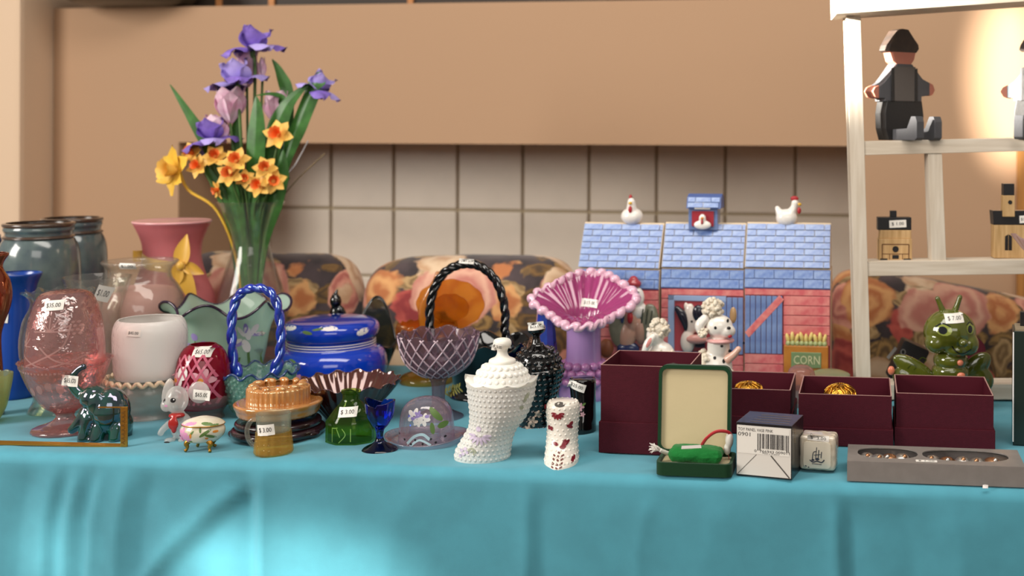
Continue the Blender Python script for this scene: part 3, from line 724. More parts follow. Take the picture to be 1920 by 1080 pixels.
t = Thing('white_fairy_lamp', 'white opalescent glass fairy lamp with a rope-edged saucer ring', 'fairy lamp', 281, 778)
M_opw = thin('white_opal_glass', '#f4f2ee', .93, '#fbf8f4', rough=.08, refl=.9, bump=1.0, bscale=130, through=.1)
M_opw2 = thin('pale_frosted_glass', '#f4f4f0', .5, '#eceae4', rough=.12, bump=.5, bscale=110)
t.lathe('base', M_opw2, [(46, 784), (47, 778), (43, 770), (52, 752), (56, 732), (52, 716), (50, 708)], 3)
rg = t.lathe('ring', M_opw2, [(48, 718), (62, 714), (76, 710), (78, 706)], 4, n=96, fn=ruffle(26, 2, 5, 2))
mb = MB()
mb.tube([(t.p(281, 0).x + 76 * cos(a), 76 * sin(a), t.by - 708 + 4 * sin(26 * a)) for a in [2 * PI * i / 156 for i in range(157)]], 4, 8)
t.part('rope_edge', mb, paint_mat('amber_rope_glass', '#d8c0a0', .15, coat=.5))
b = t.lathe('shade', M_opw, [(58, 706), (62, 690), (64, 650), (64, 620), (60, 604), (55, 597)], 3)
t.tag([b], 282, 614, 25, 12, 4, '$45.00')

# ------------------------------------------------------------------ elephant, mouse and small things at the front left
t = Thing('glass_elephant', 'dark green iridescent glass elephant sitting with its trunk raised', 'figurine', 192, 820)
M_el = paint_mat('emerald_carnival_glass', '#0b4a3a', .06, coat=1, spec=.9, film=300, col2='#0b2426', vscale=55)
b = t.blob('body', M_el, [(208, 770, 0, 34, 44, 34), (222, 796, 4, 22, 26, 30), (178, 745, -4, 25, 24, 24), (192, 752, -24, 15, 22, 6, -15), (192, 752, 18, 15, 22, 6, -15),
      [(160, 742, -4, 12), (146, 732, -4, 10), (137, 718, -4, 8.5), (140, 702, -4, 7), (150, 691, -4, 6), (158, 687, -4, 6.5)],
      [(170, 775, -8, 18), (155, 792, -14, 11), (144, 802, -16, 8)], [(176, 780, -14, 15), (170, 806, -18, 12), (168, 820, -20, 12)],
      [(196, 796, -16, 14), (192, 820, -22, 13)], [(228, 800, -14, 14), (226, 819, -18, 13)], [(176, 780, 14, 14), (170, 818, 16, 11)], [(228, 800, 16, 13), (228, 818, 18, 11)]], 2.0, 5)
t.tag([b], 137, 712, 30, 20, 6, '$65.00')
t = Thing('gilt_bracket', 'thin embossed gilt strip bent upright, lying along the front edge at the far left', 'bracket', 120, 836)
mb = MB().add([t.p(-60, 833.5, 0), t.p(236, 839, 0), t.p(236, 836, 7), t.p(-60, 830, 7)] + [t.p(-60, 831.5, 0), t.p(236, 836.5, 0), t.p(236, 833, 7), t.p(-60, 827, 7)],
              [(0, 1, 2, 3), (7, 6, 5, 4), (0, 4, 5, 1), (1, 5, 6, 2), (2, 6, 7, 3), (3, 7, 4, 0)])
t.part('bottom_bar', mb, M_gold, smooth=False)
mb = MB().box(106.5, 119.5, -2, 1, -1, 74); u_ = t.part('upright', mb, M_gold, smooth=False, bevel=.5)
t.part('top_bar', MB().box(64, 107, -1, 1, 71.5, 74), M_gold, smooth=False)
M_goldd = paint_mat('gilt_pattern', '#7c5420', .5, metal=.7)
t.mark('embossing', [u_], M_goldd, [('l', [(229, 836 - 6 - i * 8), (235, 836 - 10 - i * 8)], 2) for i in range(8)] + [('l', [(235, 836 - 4 - i * 8), (229, 836 - 8 - i * 8)], 1.4) for i in range(8)], off=.3)

t = Thing('glass_mouse', 'clear iridescent glass mouse figurine with big round ears and a red kerchief', 'figurine', 338, 822)
M_mo = thin('clear_iridescent_glass', '#fbfaf8', .62, '#f8f4f0', rough=.04, refl=1.3)
b = t.blob('body', M_mo, [(334, 748, -6, 21, 26, 20), (318, 757, -14, 10, 12, 9), (338, 800, 4, 20, 26, 18), (334, 776, 0, 12, 10, 12), [(322, 792, -8, 7), (312, 802, -14, 6), (309, 808, -16, 6)], [(350, 792, -8, 7), (358, 806, -14, 6)],
      (325, 822, -14, 10, 5, 10), (350, 822, -12, 10, 5, 10)], 1.6, 4)
er = t.blob('ear', M_mo, [(372, 736, 2, 21, 21, 5)], 1.4, 3)
t.blob('ear', M_mo, [(312, 736, 4, 10, 27, 5, -12)], 1.4, 3)
t.blob('kerchief', paint_mat('red_kerchief_enamel', '#a8221e', .25, coat=.4), [(335, 777, -8, 15, 6, 12), (334, 790, -20, 10, 12, 3), (335, 800, -19, 5, 8, 3)], 1.4, 2)
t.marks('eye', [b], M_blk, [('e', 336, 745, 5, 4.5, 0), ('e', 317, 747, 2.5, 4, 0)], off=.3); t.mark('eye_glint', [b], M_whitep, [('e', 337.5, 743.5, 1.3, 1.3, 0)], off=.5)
t.mark('nose', [b], M_pinkp, [('e', 322, 756, 3, 2, 0)], off=.3)
t.blob('foot_bead', M_blk, [(325, 826, -26, 7, 5, 6)], 1, 1)
t.tag([er], 379, 740, 32, 19, 6, '$65.00')
t = Thing('trinket_box', 'small oval porcelain trinket box with painted flowers on gilt legs', 'trinket box', 380, 842)
M_por = paint_mat('porcelain', '#e9e2d4', .15, coat=.5, col2='#d2c6a8', vscale=45)
mb = MB().loft([(822 - y, xl - 380, xr - 380, d, 0) for y, xl, xr, d in ()] or [(t.by - y, xl - 380, xr - 380, d, 0) for y, xl, xr, d in cr([(828, 362, 396, 14), (825, 350, 408, 22), (815, 341, 418, 28), (805, 339, 421, 30), (797, 343, 418, 28), (795, 347, 412, 27)], 4)], 40)
b = t.part('body', mb, M_por)
mb = MB().loft([(t.by - y, xl - 380, xr - 380, d, 0) for y, xl, xr, d in cr([(795, 343, 419, 29), (792, 343, 420, 29), (786, 352, 410, 23), (781, 370, 392, 10), (780, 380, 382, 1)], 4)], 40)
ld = t.part('lid', mb, M_por)
mb = MB().tube([(38.5 * cos(a) + 1, 29.5 * sin(a), t.by - 794) for a in [2 * PI * i / 40 for i in range(41)]], 1.1, 6); t.part('gilt_hinge_rim', mb, M_gold)
for x, d in ((-22, -14), (20, -16), (12, 16), (-16, 16)):
    sx = 1 if x > 0 else -1
    mb = MB().tube(cr([(x - sx * 6, d * .9, 22), (x + sx * 2, d, 14), (x, d * 1.05, 8), (x + sx * 1, d * 1.1, 3), (x + sx * 3, d * 1.3, 1)], 4), [5, 5.2, 5.4, 5.2, 5, 4.6, 4.2, 3.8, 3.4, 3, 2.8, 2.6, 2.6, 2.8, 3, 3.2, 3][:17], 8); t.part('leg', mb, M_gold)
t.mark('painted_flowers', [b], M_pinkp, flower(352, 808, 12) + flower(362, 816, 8, 5, 1, .4) + flower(346, 818, 7), off=.2)
t.mark('painted_leaves', [b], M_green, [('e', 372, 806, 7, 2, -50), ('e', 366, 821, 6, 2, 20), ('e', 396, 806, 12, 3, -35), ('e', 404, 812, 9, 3, 20), ('e', 388, 800, 5, 2, 80)], off=.2)
t.mark('painted_buds', [b], M_orange, [('e', 370, 811, 2, 5, 10), ('e', 412, 804, 4, 2.5, 0), ('e', 398, 816, 3, 2, 0)], off=.25)
t.marks('lid_flower', [ld], M_pinkp, [('e', 368, 789, 12, 3, -10), ('e', 352, 793, 6, 2, 0)], off=.2); t.marks('lid_leaf', [ld], M_green, [('e', 398, 789, 10, 2.5, 10), ('e', 410, 792, 6, 2, 0)], off=.2)

# ------------------------------------------------------------------ mint vase, cranberry lamp, blue basket
t = Thing('mint_vase', 'wide mint green glass vase with a ruffled dark rim and painted irises', 'vase', 424, 735)
M_mint = thin('mint_glass', '#d4e6da', .86, '#cde4d6', rough=.08, refl=.8)
fn_m = ruffle(6, 11, 13, 3, -1.9)
b = t.lathe('body', M_mint, [(46, 735), (54, 720), (68, 665), (74, 625), (80, 600), (92, 580), (104, 571)], 3, n=120, fn=fn_m)
rim = [fn_m(a, 1, 103, t.by - 571) for a in [2 * PI * i / 144 for i in range(144)]]
mb = MB().tube([(r * cos(2 * PI * i / 144), r * sin(2 * PI * i / 144), z) for i, (r, z) in enumerate(rim + rim[:1])], 2.6, 8)
t.part('rim_edge', mb, paint_mat('plum_glass_edge', '#2c1a30', .1, coat=.5))
t.mark('painted_irises', [b], M_lil, [('e', 396, 620, 8, 7, 20), ('e', 410, 632, 9, 4, -30), ('e', 388, 638, 14, 4, 10), ('e', 470, 636, 12, 3.5, -25), ('e', 492, 622, 6, 3, 30), ('e', 362, 622, 9, 5, 40), ('e', 483, 606, 3, 10, 10)], off=.3)
t.mark('painted_white_iris', [b], M_whitep, [('e', 484, 616, 4, 14, 0), ('e', 480, 640, 5, 13, -8), ('e', 468, 630, 9, 4, -25), ('e', 495, 622, 7, 4, 25), ('e', 476, 612, 3, 11, -20), ('e', 491, 612, 3, 11, 20)], off=.35)
t.marks('painted_stem', [b], M_green, [('l', [(397, 626), (398, 660), (402, 690)], 2.5), ('l', [(482, 650), (480, 690)], 3), ('e', 365, 604, 3, 12, 15), ('l', [(490, 650), (500, 690)], 4), ('l', [(470, 660), (462, 690)], 4)], off=.3)

t = Thing('cranberry_fairy_lamp', 'cranberry red egg-shaped fairy lamp with painted flowers on a clear base', 'fairy lamp', 382, 782)
M_cran = thin('cranberry_glass', '#d04460', .75, '#b8203f', rough=.04, refl=1)
t.lathe('base', thin('pink_clear_glass', '#f0dcd8', .2, '#f0dcd6', bump=.6), [(34, 788), (36, 782), (34, 772), (46, 755), (54, 742), (56, 738)], 3, n=72, fn=ruffle(24, 1, 1.5, 4))
sd = t.lathe('shade', M_cran, [(42, 762), (46, 745), (48.5, 715), (47, 690), (42, 668), (34, 653), (26, 647), (24, 645)], 3, cx=380)
lat = []
for i in range(-5, 6): lat += [('l', [(380 + i * 17 - 22, 650), (380 + i * 17 + 6, 700), (380 + i * 17 + 30, 750)], 4), ('l', [(380 + i * 17 + 22, 650), (380 + i * 17 - 6, 700), (380 + i * 17 - 30, 750)], 4)]
pieces = []
for q in lat:
    c_ = cr(q[1], 8)
    pieces += [('l', [c_[i], c_[i + 1]], q[2]) for i in range(len(c_) - 1) if all(337 + max(0, 690 - y) * .45 < x < 423 - max(0, 690 - y) * .45 and y > 656 for x, y in c_[i:i + 2])]
lat = pieces
t.mark('lattice', [sd], paint_mat('pink_lattice', '#c8647c', .2, coat=.4), lat, off=.3)
t.mark('painted_flowers', [sd], paint_mat('rose_paint', '#dba0ac', .4), flower(345, 706, 15) + flower(398, 704, 21) + flower(372, 722, 10), off=.5)
t.mark('painted_butterfly', [sd], M_whitep, [('e', 362, 692, 11, 13, 10), ('e', 357, 708, 5, 10, 10)], off=.7)
t.mark('flower_hearts', [sd], M_orange, [('e', 345, 706, 5, 4, 0), ('e', 396, 705, 5, 5, 0)], off=.9)
t.tag([sd], 393, 654, 31, 17, 4, '$65.00')

t = Thing('glass_basket', 'aqua hobnail glass basket with a twisted cobalt blue handle', 'basket', 482, 772)
M_aq = thin('aqua_glass', '#cce6dc', .5, '#b4dccf', rough=.06, refl=1.2, through=.3)
pr = [(38, 772), (42, 764), (56, 740), (64, 715), (68, 700), (72, 694)]
fn_b = ruffle(13, 3, 5, 4, .4)
b = t.lathe('bowl', M_aq, pr, 3, n=104, fn=fn_b)
mb = MB(); q = cr([(r, t.by - y) for r, y in pr[1:5]], 3)
for i, (r, z) in enumerate(q):
    for j in range(30): a = 2 * PI * (j + .5 * (i % 2)) / 30; mb.ell((r * cos(a), r * sin(a), z), 3.6, 7, 5)
t.part('hobnails', mb, M_aq, b, kind='stuff')
rim = [fn_b(2 * PI * i / 156, 1, 71, t.by - 694) for i in range(156)]
M_cob = glass('cobalt_glass', '#1a3fc0', .04, film=340)
M_cobs = paint_mat('cobalt_iridescent_glass', '#1238b4', .05, coat=1, spec=.9, film=320, col2='#0c2690', vscale=60)
mb = MB().tube([(r * cos(2 * PI * i / 156), r * sin(2 * PI * i / 156), z) for i, (r, z) in enumerate(rim + rim[:1])], 2.4, 7); t.part('rim_edge', mb, paint_mat('blue_glass_edge', '#24406e', .08, coat=.5))
path = cr([t.p(x, y, d)[:] for x, y, d in ((446, 705, 0), (438, 680, 0), (434, 640, 0), (434, 600, 0), (441, 565, 0), (456, 546, 0), (480, 540, 0), (503, 546, 0), (518, 568, 0), (525, 605, 0), (526, 640, 0), (522, 675, 0), (512, 705, 0))], 6)
mb = MB()
for ph in (0, PI):
    pts = []; rr = []
    for i, q in enumerate(path):
        a = i * .62 + ph; q = V3(q); d = (V3(path[min(i + 1, len(path) - 1)]) - V3(path[max(i - 1, 0)])).normalized(); u = V3((0, 1, 0)); v2 = d.cross(u)
        pts.append(q + u * 3.2 * cos(a) + v2 * 3.2 * sin(a)); rr.append(6.5 + (2.5 if i < 6 or i > len(path) - 7 else 0))
    mb.tube(pts, rr, 8)
t.part('handle', mb, M_cobs)

# ------------------------------------------------------------------ amber dish on stand, mug, bowl, cobalt jar
t = Thing('wooden_stand', 'dark glossy carved wooden stand under the amber glass dish', 'stand', 522, 814)
M_dw = paint_mat('dark_carved_wood', '#241016', .2, coat=.6)
t.lathe('top', M_dw, [(60, 800), (74, 797), (77, 791), (74, 785), (60, 784)], 0, cap1=True)
t.lathe('apron', M_dw, [(70, 814), (82, 810), (84, 803), (78, 797), (60, 796)], 0, cap1=True)
for i in range(5):
    a = 2 * PI * i / 5 + .3 + PI
    t.part('foot', MB().ell((74 * cos(a), 74 * sin(a), 7), (20, 14, 8), rot=Matrix.Rotation(a + PI / 2, 3, 'Z')), M_dw)
t = Thing('amber_dish', 'amber iridescent ribbed glass dish turned over on the dark stand', 'dish', 522, 784, Y=on_z(522, 814).y, Z=T + .0245)
t.by = 784
M_am = paint_mat('amber_carnival_glass', '#c88c50', .1, coat=1, spec=.9, film=360, col2='#b87438', vscale=60)
t.lathe('brim', M_am, [(58, 784), (70, 780), (74, 770), (77, 764), (78, 758), (72, 756), (58, 756)], 0, n=96, fn=ribs(48, .8), cap1=True)
b = t.lathe('ribbed_ring', M_am, [(54, 760), (55.5, 756), (55.5, 735), (54, 730), (48, 727)], 4, n=144, fn=ribs(36, 1.3))
mb = MB()
for i in range(11): a = 2 * PI * i / 11; mb.ell((44 * cos(a), 44 * sin(a), t.by - 727), (12, 7, 6), 12, 8, Matrix.Rotation(a + .9, 3, 'Z'))
mb.lathe([(1, 54), (40, 55), (42, 52)], 32, cap0=True); t.part('scroll_edge', mb, M_am)
t = Thing('glass_mug', 'little glass mug with an amber ribbed bottom and a price sticker', 'mug', 513, 848)
M_mug = thin('mug_glass', '#f4f4ea', .22, '#d8dcd4', rough=.03, bump=.1, refl=1.3)
M_muga = thin('amber_mug_glass', '#f8e0a0', .35, '#f0cc70', rough=.04, bump=.6, bscale=140)
bb = t.lathe('amber_bottom', M_muga, [(30, 850), (34, 847), (34, 838), (31.5, 815), (31.2, 807)], 3, n=96, fn=ribs(16, .8))
b = t.lathe('body', M_mug, [(30, 808), (31, 806), (31, 790), (31.5, 776), (32, 774)], 2.5, sm=3)
mb = MB().tube(cr([t.p(x, y)[:] for x, y in ((484, 786), (472, 788), (465, 798), (463, 812), (467, 826), (476, 836), (483, 838))], 5), 4.6, 10); t.part('handle', mb, M_mug)
t.tag([b, bb], 509, 799, 34, 20, -6, '$ 3.00')

t = Thing('cobalt_jar', 'cobalt blue lidded glass jar with white rings and painted flowers', 'jar', 621, 716)
M_cj = paint_mat('cobalt_jar_glass', '#1040c4', .08, coat=.8, col2='#0c34ae', vscale=12)
b = t.lathe('body', M_cj, [(84, 720), (96, 712), (101, 690), (100, 668), (92, 654), (81, 648), (79, 636), (79, 632)], 4)
for y in (637, 641.5, 646): t.lathe('white_ring', M_whitep, [(79.2, y + 1), (80.6, y), (79.2, y - 1)], 0, sm=2)
ld = t.lathe('lid', M_cj, [(78, 632), (84, 628), (87, 616), (84, 606), (76, 600), (60, 597), (30, 595), (.8, 594)], 0)
t.mark('painted_flowers', [b], M_whitep, flower(568, 676, 12, 8) + flower(530, 676, 9, 5), off=.4)
t.mark('painted_pink_flowers', [b], M_pinkp, flower(592, 692, 12, 7) + flower(556, 668, 8, 5), off=.35); t.mark('painted_leaves', [b], M_green, [('e', 582, 662, 10, 4, 20), ('e', 546, 690, 8, 3, -30), ('e', 534, 684, 8, 3, 30)], off=.3)
t.marks('lid_flower', [ld], M_whitep, [('e', 568, 605, 14, 4, -8), ('e', 642, 603, 16, 4, 4), ('e', 694, 614, 8, 6, -30)], off=.3); t.marks('lid_leaf', [ld], M_green, [('e', 606, 610, 10, 3, 10), ('e', 624, 604, 10, 2, -8)], off=.3)

t = Thing('carnival_bowl', 'brown iridescent fluted glass bowl with a scalloped edge', 'bowl', 652, 782)
M_br = paint_mat('brown_carnival_glass', '#5a2c20', .12, metal=.35, coat=1, spec=.8, col2='#4a1c1a', vscale=30)
def flute(a, t_, r, z): return r + 2.4 * t_ * cos(30 * a), z + 3.5 * t_ ** 4 * cos(15 * a)
t.lathe('body', M_br, [(40, 782), (44, 776), (60, 758), (80, 735), (92, 718), (95, 713)], 3, n=180, fn=flute)
t = Thing('smoky_glass_dish', 'smoky grey-green glass dish with a tall pointed lip behind the cobalt jar', 'dish', 690, 700)
M_sm = thin('smoky_glass', '#6c7268', .4, '#4e5650', rough=.06)
def lip(a, t_, r, z):
    q = max(0, cos(a - PI / 2)) ** 6 * t_ ** 2; return r * (1 + .05 * q), z + 84 * q + 4 * t_ ** 3 * cos(6 * a)
b = t.lathe('body', M_sm, [(30, 700), (34, 694), (44, 670), (52, 650), (54, 644)], 2.5, n=96, fn=lip)
rim = [lip(2 * PI * i / 144, 1, 54, t.by - 644) for i in range(144)]
t.part('rim_edge', MB().tube([(r * cos(2 * PI * i / 144), r * sin(2 * PI * i / 144), z) for i, (r, z) in enumerate(rim + rim[:1])], 2.4, 7), M_black)
t = Thing('black_glass_bird', 'small black glass bird peeking over the cobalt jar lid', 'figurine', 632, 694)
t.blob('body', M_black, [(632, 660, 0, 24, 30, 20), (631, 600, 0, 15, 34, 12), (630, 564, -3, 11, 13, 11), [(628, 556, -4, 6), (634, 542, -5, 2)], [(640, 580, -4, 7), (650, 590, -5, 3)], (632, 688, 0, 20, 8, 18)], 2, 4)

t = Thing('green_bottle', 'small green glass eight-sided ink bottle with a price sticker', 'bottle', 658, 825)
M_gb = thin('green_bottle_glass', '#b4d06c', .13, '#6ca03c', rough=.05, refl=1.1, bump=.5, bscale=60)
def octo(r, z, h=.8):
    return r, z
mbo = MB(); rows = []
for r, y in ((42, 830), (45, 826), (45, 788), (43, 784), (30, 766), (18, 752), (15, 748), (15, 738), (17.5, 736), (17.5, 731), (15, 730), (12, 731), (12, 748), (27, 768), (40, 787), (41, 824)):
    row = []
    for j in range(32):
        a = 2 * PI * j / 32; w8 = PI / 4; f8 = cos(PI / 8) / cos((a + PI / 8) % w8 - PI / 8) if r > 18 else 1
        row.append((r * f8 * 1.04 * cos(a), r * f8 * .8 * sin(a), t.by - y))
    rows.append(row)
mbo.grid(rows, True, True, True); b = t.part('body', mbo, M_gb, smooth='auto')
t.mark('embossed_lines', [b], paint_mat('green_emboss', '#86a850', .1, coat=.5), [('l', [(632, 796), (632, 822)], 1.6), ('l', [(642, 796), (648, 812)], 1.6), ('l', [(652, 796), (658, 808), (646, 822)], 1.6), ('l', [(668, 796), (668, 820)], 1.6), ('l', [(632, 796), (644, 794)], 1.6)], off=.5)
t.tag([b], 659, 767, 34, 17, -3, '$ 3.00')
t = Thing('eye_cup', 'cobalt blue glass eye-wash cup on a round foot', 'eye cup', 712, 843)
M_ey = glass('deep_cobalt_glass', '#2c5ae0', .03)
def eyerim(a, t_, r, z): q = t_ ** 3; return r + 1.2 * cos(8 * a) * (1 - q) * (t_ > .4), z + 7 * q * cos(2 * a) * (1 if cos(a) < 0 else .3)
t.lathe('foot', M_ey, [(32, 846), (33, 843), (28, 838), (14, 831), (8, 824), (6.5, 815), (8, 806), (12, 800)], 0, cap1=True)
t.lathe('cup', M_ey, [(8, 804), (16, 796), (24, 780), (27, 765), (28, 752)], 2.4, n=64, fn=eyerim)

# ------------------------------------------------------------------ centre: amber dish, purple compote, black basket, glass hat
t = Thing('amber_turkey_dish', 'amber glass dish with an upright fan-shaped back behind the purple compote', 'dish', 800, 714)
M_amb = thin('amber_glass', '#ecb858', .34, '#d8952c', rough=.05, refl=1, bump=.3, bscale=60)
t.lathe('foot', M_amb, [(48, 716), (50, 710), (44, 702), (22, 694), (18, 680), (26, 668)], 0, cap1=True)
t.lathe('bowl', M_amb, [(24, 670), (44, 655), (54, 635), (56, 615), (54, 606)], 3, n=72, fn=ruffle(16, 2, 2, 3))
mb = MB()
def fan(cx, cy, r, d0, d1, n=40, am=1.5):
    P = [(cx - 800 + (r + am * cos(j * 5)) * cos(2 * PI * j / n), t.by - cy + (r * .74 + am * cos(j * 5)) * sin(2 * PI * j / n)) for j in range(n)]; mb.prism(P, d0, d1)
fan(838, 574, 64, 22, 27, 60, 1); fan(838, 580, 36, 16, 22, 48, .6); t.part('fan_back', mb, M_amb, smooth='auto')
t.blob('head', paint_mat('amber_dense_glass', '#a8621c', .1, coat=.6), [[(800, 610, 0, 14), (796, 580, -6, 11), (806, 550, -8, 9), (818, 528, -8, 7), (822, 512, -8, 5)]], 2, 3)

t = Thing('purple_compote', 'purple pressed glass compote with a basket-weave bowl on a stem', 'compote', 822, 780)
M_pu = thin('purple_glass', '#c8b8c4', .4, '#98828e', rough=.06, refl=1)
fnc = ruffle(9, 2, 3.5, 4)
t.lathe('foot', M_pu, [(44, 784), (46, 780), (30, 772), (15, 762), (12, 750), (13, 720), (18, 708)], 0, n=40, cap1=True)
b = t.lathe('bowl', M_pu, [(16, 708), (40, 698), (58, 682), (68, 660), (72, 638), (74, 624)], 4, n=96, fn=fnc)
mb = MB(); pq = cr([(r, t.by - y) for r, y in ((30, 703), (48, 691), (62, 675), (70, 652), (74, 626))], 8); m_ = len(pq) - 1
for j in range(18):
    for sg in (-1, 1):
        mb.tube([((pq[i][0] + .6) * cos(2 * PI * j / 18 + sg * i / m_ * 1.1), (pq[i][0] + .6) * sin(2 * PI * j / 18 + sg * i / m_ * 1.1), pq[i][1]) for i in range(0, m_ + 1, 2)], 1.7, 6)
t.part('weave_ribs', mb, paint_mat('purple_rib_glass', '#b49ca6', .1, coat=.6), b)
t = Thing('black_basket', 'black glass basket with a tall rope handle and painted fern', 'basket', 908, 738)
fnk = ruffle(8, 6, 8, 4)
b = t.lathe('bowl', M_black, [(60, 748), (64, 738), (56, 726), (62, 700), (72, 670), (86, 648), (92, 642)], 3, n=96, fn=fnk)
path = cr([t.p(x, y)[:] for x, y in ((812, 650), (806, 615), (806, 575), (814, 540), (832, 512), (856, 498), (880, 495), (904, 502), (926, 522), (940, 552), (947, 590), (946, 620), (956, 650), (966, 668))], 7)
mb = MB()
for ph in (0, 2 * PI / 3, 4 * PI / 3):
    pts = []
    for i, q in enumerate(path):
        a = i * .5 + ph; q = V3(q); d = (V3(path[min(i + 1, len(path) - 1)]) - V3(path[max(i - 1, 0)])).normalized(); u = V3((0, 1, 0)); v2 = d.cross(u)
        pts.append(q + u * 4 * cos(a) + v2 * 4 * sin(a))
    mb.tube(pts, 5, 8)
h = t.part('handle', mb, M_black)
fe = []
for i in range(7):
    x = 836 + i * 6; y = 736 - i * 3.2; fe += [('e', x, y - 4, 6, 1.8, -70), ('e', x + 2, y + 4, 6, 1.8, 35)]
t.mark('painted_fern', [b], paint_mat('fern_gold_paint', '#a8a050', .5), fe, off=.5)
t.tag([h], 875, 489, 28, 9, 4, '$65.00')
t = Thing('glass_hat', 'pale lilac iridescent glass hat with painted flowers', 'glass hat', 800, 823)
M_hat = thin('lilac_iridescent_glass', '#f2e0e8', .28, '#ecd0de', rough=.05, film=350, bump=.25, refl=1.4)
br = t.lathe('brim', M_hat, [(46, 828), (60, 829), (70, 825), (75, 818), (77, 815), (74, 814), (60, 820), (46, 822)], 0, n=96, sm=3, fn=lambda a, t_, r, z: (r, z + 3 * cos(2 * a)))
b = t.lathe('crown', M_hat, [(52, 827), (51, 815), (50, 795), (46, 770), (36, 754), (20, 746), (.8, 743)], 0)
t.mark('painted_blossom', [b], M_whitep, flower(788, 770, 14) + flower(806, 776, 12) + flower(796, 780, 9), off=.4); t.mark('painted_lilac', [b], M_lil, flower(796, 768, 8) + [('e', 786, 774, 4, 3, 0), ('e', 812, 770, 4, 3, 0)], off=.6)
t.mark('painted_leaves', [b], M_green, [('e', 826, 768, 17, 5, 48), ('e', 822, 792, 4, 11, -10), ('e', 838, 788, 8, 6, -20)], off=.5)
t.mark('painted_ribbon', [b], paint_mat('aqua_paint', '#b8d4dc', .4), [('l', [(776, 820), (790, 806), (806, 802), (818, 812)], 5), ('l', [(782, 824), (800, 812), (820, 822)], 4)], off=.6)
t.mark('painted_dots', [b], M_blk, [('e', 756 + i * 12 + (i % 3) * 2, 806 + (i * 7) % 15, 2, 2, 0) for i in range(8)], off=.7)

# ------------------------------------------------------------------ boots
def boot(t, name, mat, rings, n=40, step=2, hob=3.4, every=12, fn=None, sink=0):
    rr = [(t.by - y, xl - t.bx, xr - t.bx, dr, dc) for y, xl, xr, dr, dc in rings]; rr = cr(rr, 5)
    mb = MB().loft(rr, n, fn)
    if hob:
        cum = 0; last = rr[0]; row = 0
        for i in range(1, len(rr) - 1):
            z, xl, xr, dr, dc = rr[i]; cum += abs(z - last[0]); last = rr[i]
            if cum < step: continue
            cum = 0; row += 1
            per = PI * ((xr - xl) / 2 + dr); m = max(8, int(per / every))
            for j in range(m):
                a = 2 * PI * (j + .5 * (row % 2)) / m
                mb.ell(((xl + xr) / 2 + ((xr - xl) / 2 - sink) * cos(a), dc + (dr - sink) * sin(a), z), hob, 8, 6)
    return t.part(name, mb, mat)
t = Thing('white_boot_jar', 'white satin glass boot jar with a hobnail lid and round knob', 'boot jar', 920, 856)
M_sat = paint_mat('white_satin_glass', '#f0ece2', .38, sss=.35, spec=.35)
def crown(a, q): return (1, 0) if q < .9 else (1 + .02 * (q - .9) * 10, (q - .9) * 10 * 8 * (abs(((a / (2 * PI) * 10) % 1) - .5) - .25) + (q - .9) * 110 * abs(cos(a)) ** 8)
b = boot(t, 'boot', M_sat, [(862, 862, 946, 34, 0), (860, 853, 955, 40, 0), (846, 854, 957, 42, 0), (832, 861, 959, 43, 0), (815, 871, 963, 44, 0), (800, 879, 970, 46, 0), (785, 881, 982, 48, 0), (770, 881, 991, 52, 0), (745, 878, 1000, 56, 0), (724, 876, 1003, 58, 0), (714, 873, 1007, 59, 0)], 60, 8, 4.6, 9, crown, 3.2)
ld = t.lathe('lid', M_sat, [(56, 726), (54, 716), (50, 704), (42, 692), (30, 682), (24, 680)], 0, cx=941, cap1=True)
mb = MB(); dx = 941 - t.bx
for i, (r, y) in enumerate([(53, 718), (50.5, 708), (46, 697), (37, 687)]):
    m_ = int(2 * PI * r / 12)
    for j in range(m_): a = 2 * PI * (j + .5 * (i % 2)) / m_; mb.ell((dx + (r - 3) * cos(a), (r - 3) * sin(a), t.by - y - 1), 6, 8, 6)
t.part('lid_hobnails', mb, M_sat, ld, kind='stuff')
kn = t.lathe('knob', M_sat, [(24, 682), (25, 677), (23, 673), (13, 668), (9.5, 660), (11, 654), (16, 648), (17, 642), (14, 636), (6, 633.5), (.8, 633)], 0, cx=941, parent=ld)
M_lp = paint_mat('faded_lilac_paint', '#cbbcd2', .5); M_gp = paint_mat('faded_green_paint', '#a8ac94', .5)
t.mark('painted_daisy', [b], M_lp, [('e', 906, 794, 5, 5, 0)] + [('e', 908 + 15 * cos(a), 806 + 10 * sin(a), 8, 2.6, math.degrees(a)) for a in [PI * i / 7 for i in range(8)]], off=1.4)
t.mark('painted_buds', [b], M_lp, [('e', 872, 836, 4, 3, 0), ('e', 880, 832, 4, 3, 0), ('e', 876, 842, 4, 3, 0), ('e', 870, 846, 3, 3, 0), ('e', 884, 838, 3, 3, 0)], off=1.4); t.mark('painted_leaves', [b], M_gp, [('l', [(886, 834), (894, 830), (902, 838)], 3), ('l', [(890, 838), (896, 834), (898, 842)], 2), ('e', 992, 738, 3, 10, 25), ('e', 984, 756, 3, 4, 0)], off=1.4)
t.tag([kn], 935, 648, 22, 15, 10, '$15.00')
t = Thing('black_boot_jar', 'black hobnail glass boot jar with a knobbed lid behind the white one', 'boot jar', 1006, 795)
b = boot(t, 'boot', M_black, [(806, 985, 1030, 22, -4), (800, 976, 1034, 30, -4), (780, 976, 1034, 34, 0), (755, 972, 1038, 36, 0), (730, 966, 1046, 40, 0), (705, 962, 1054, 44, 0), (690, 960, 1058, 45, 0)], 48, 8, 4.2, 10, crown, 1.6)
ld = t.lathe('lid', M_black, [(44, 694), (43, 684), (39, 668), (30, 656), (14, 648), (10, 642)], 0, cx=1008, cap1=True)
mb = MB(); dx = 1008 - t.bx
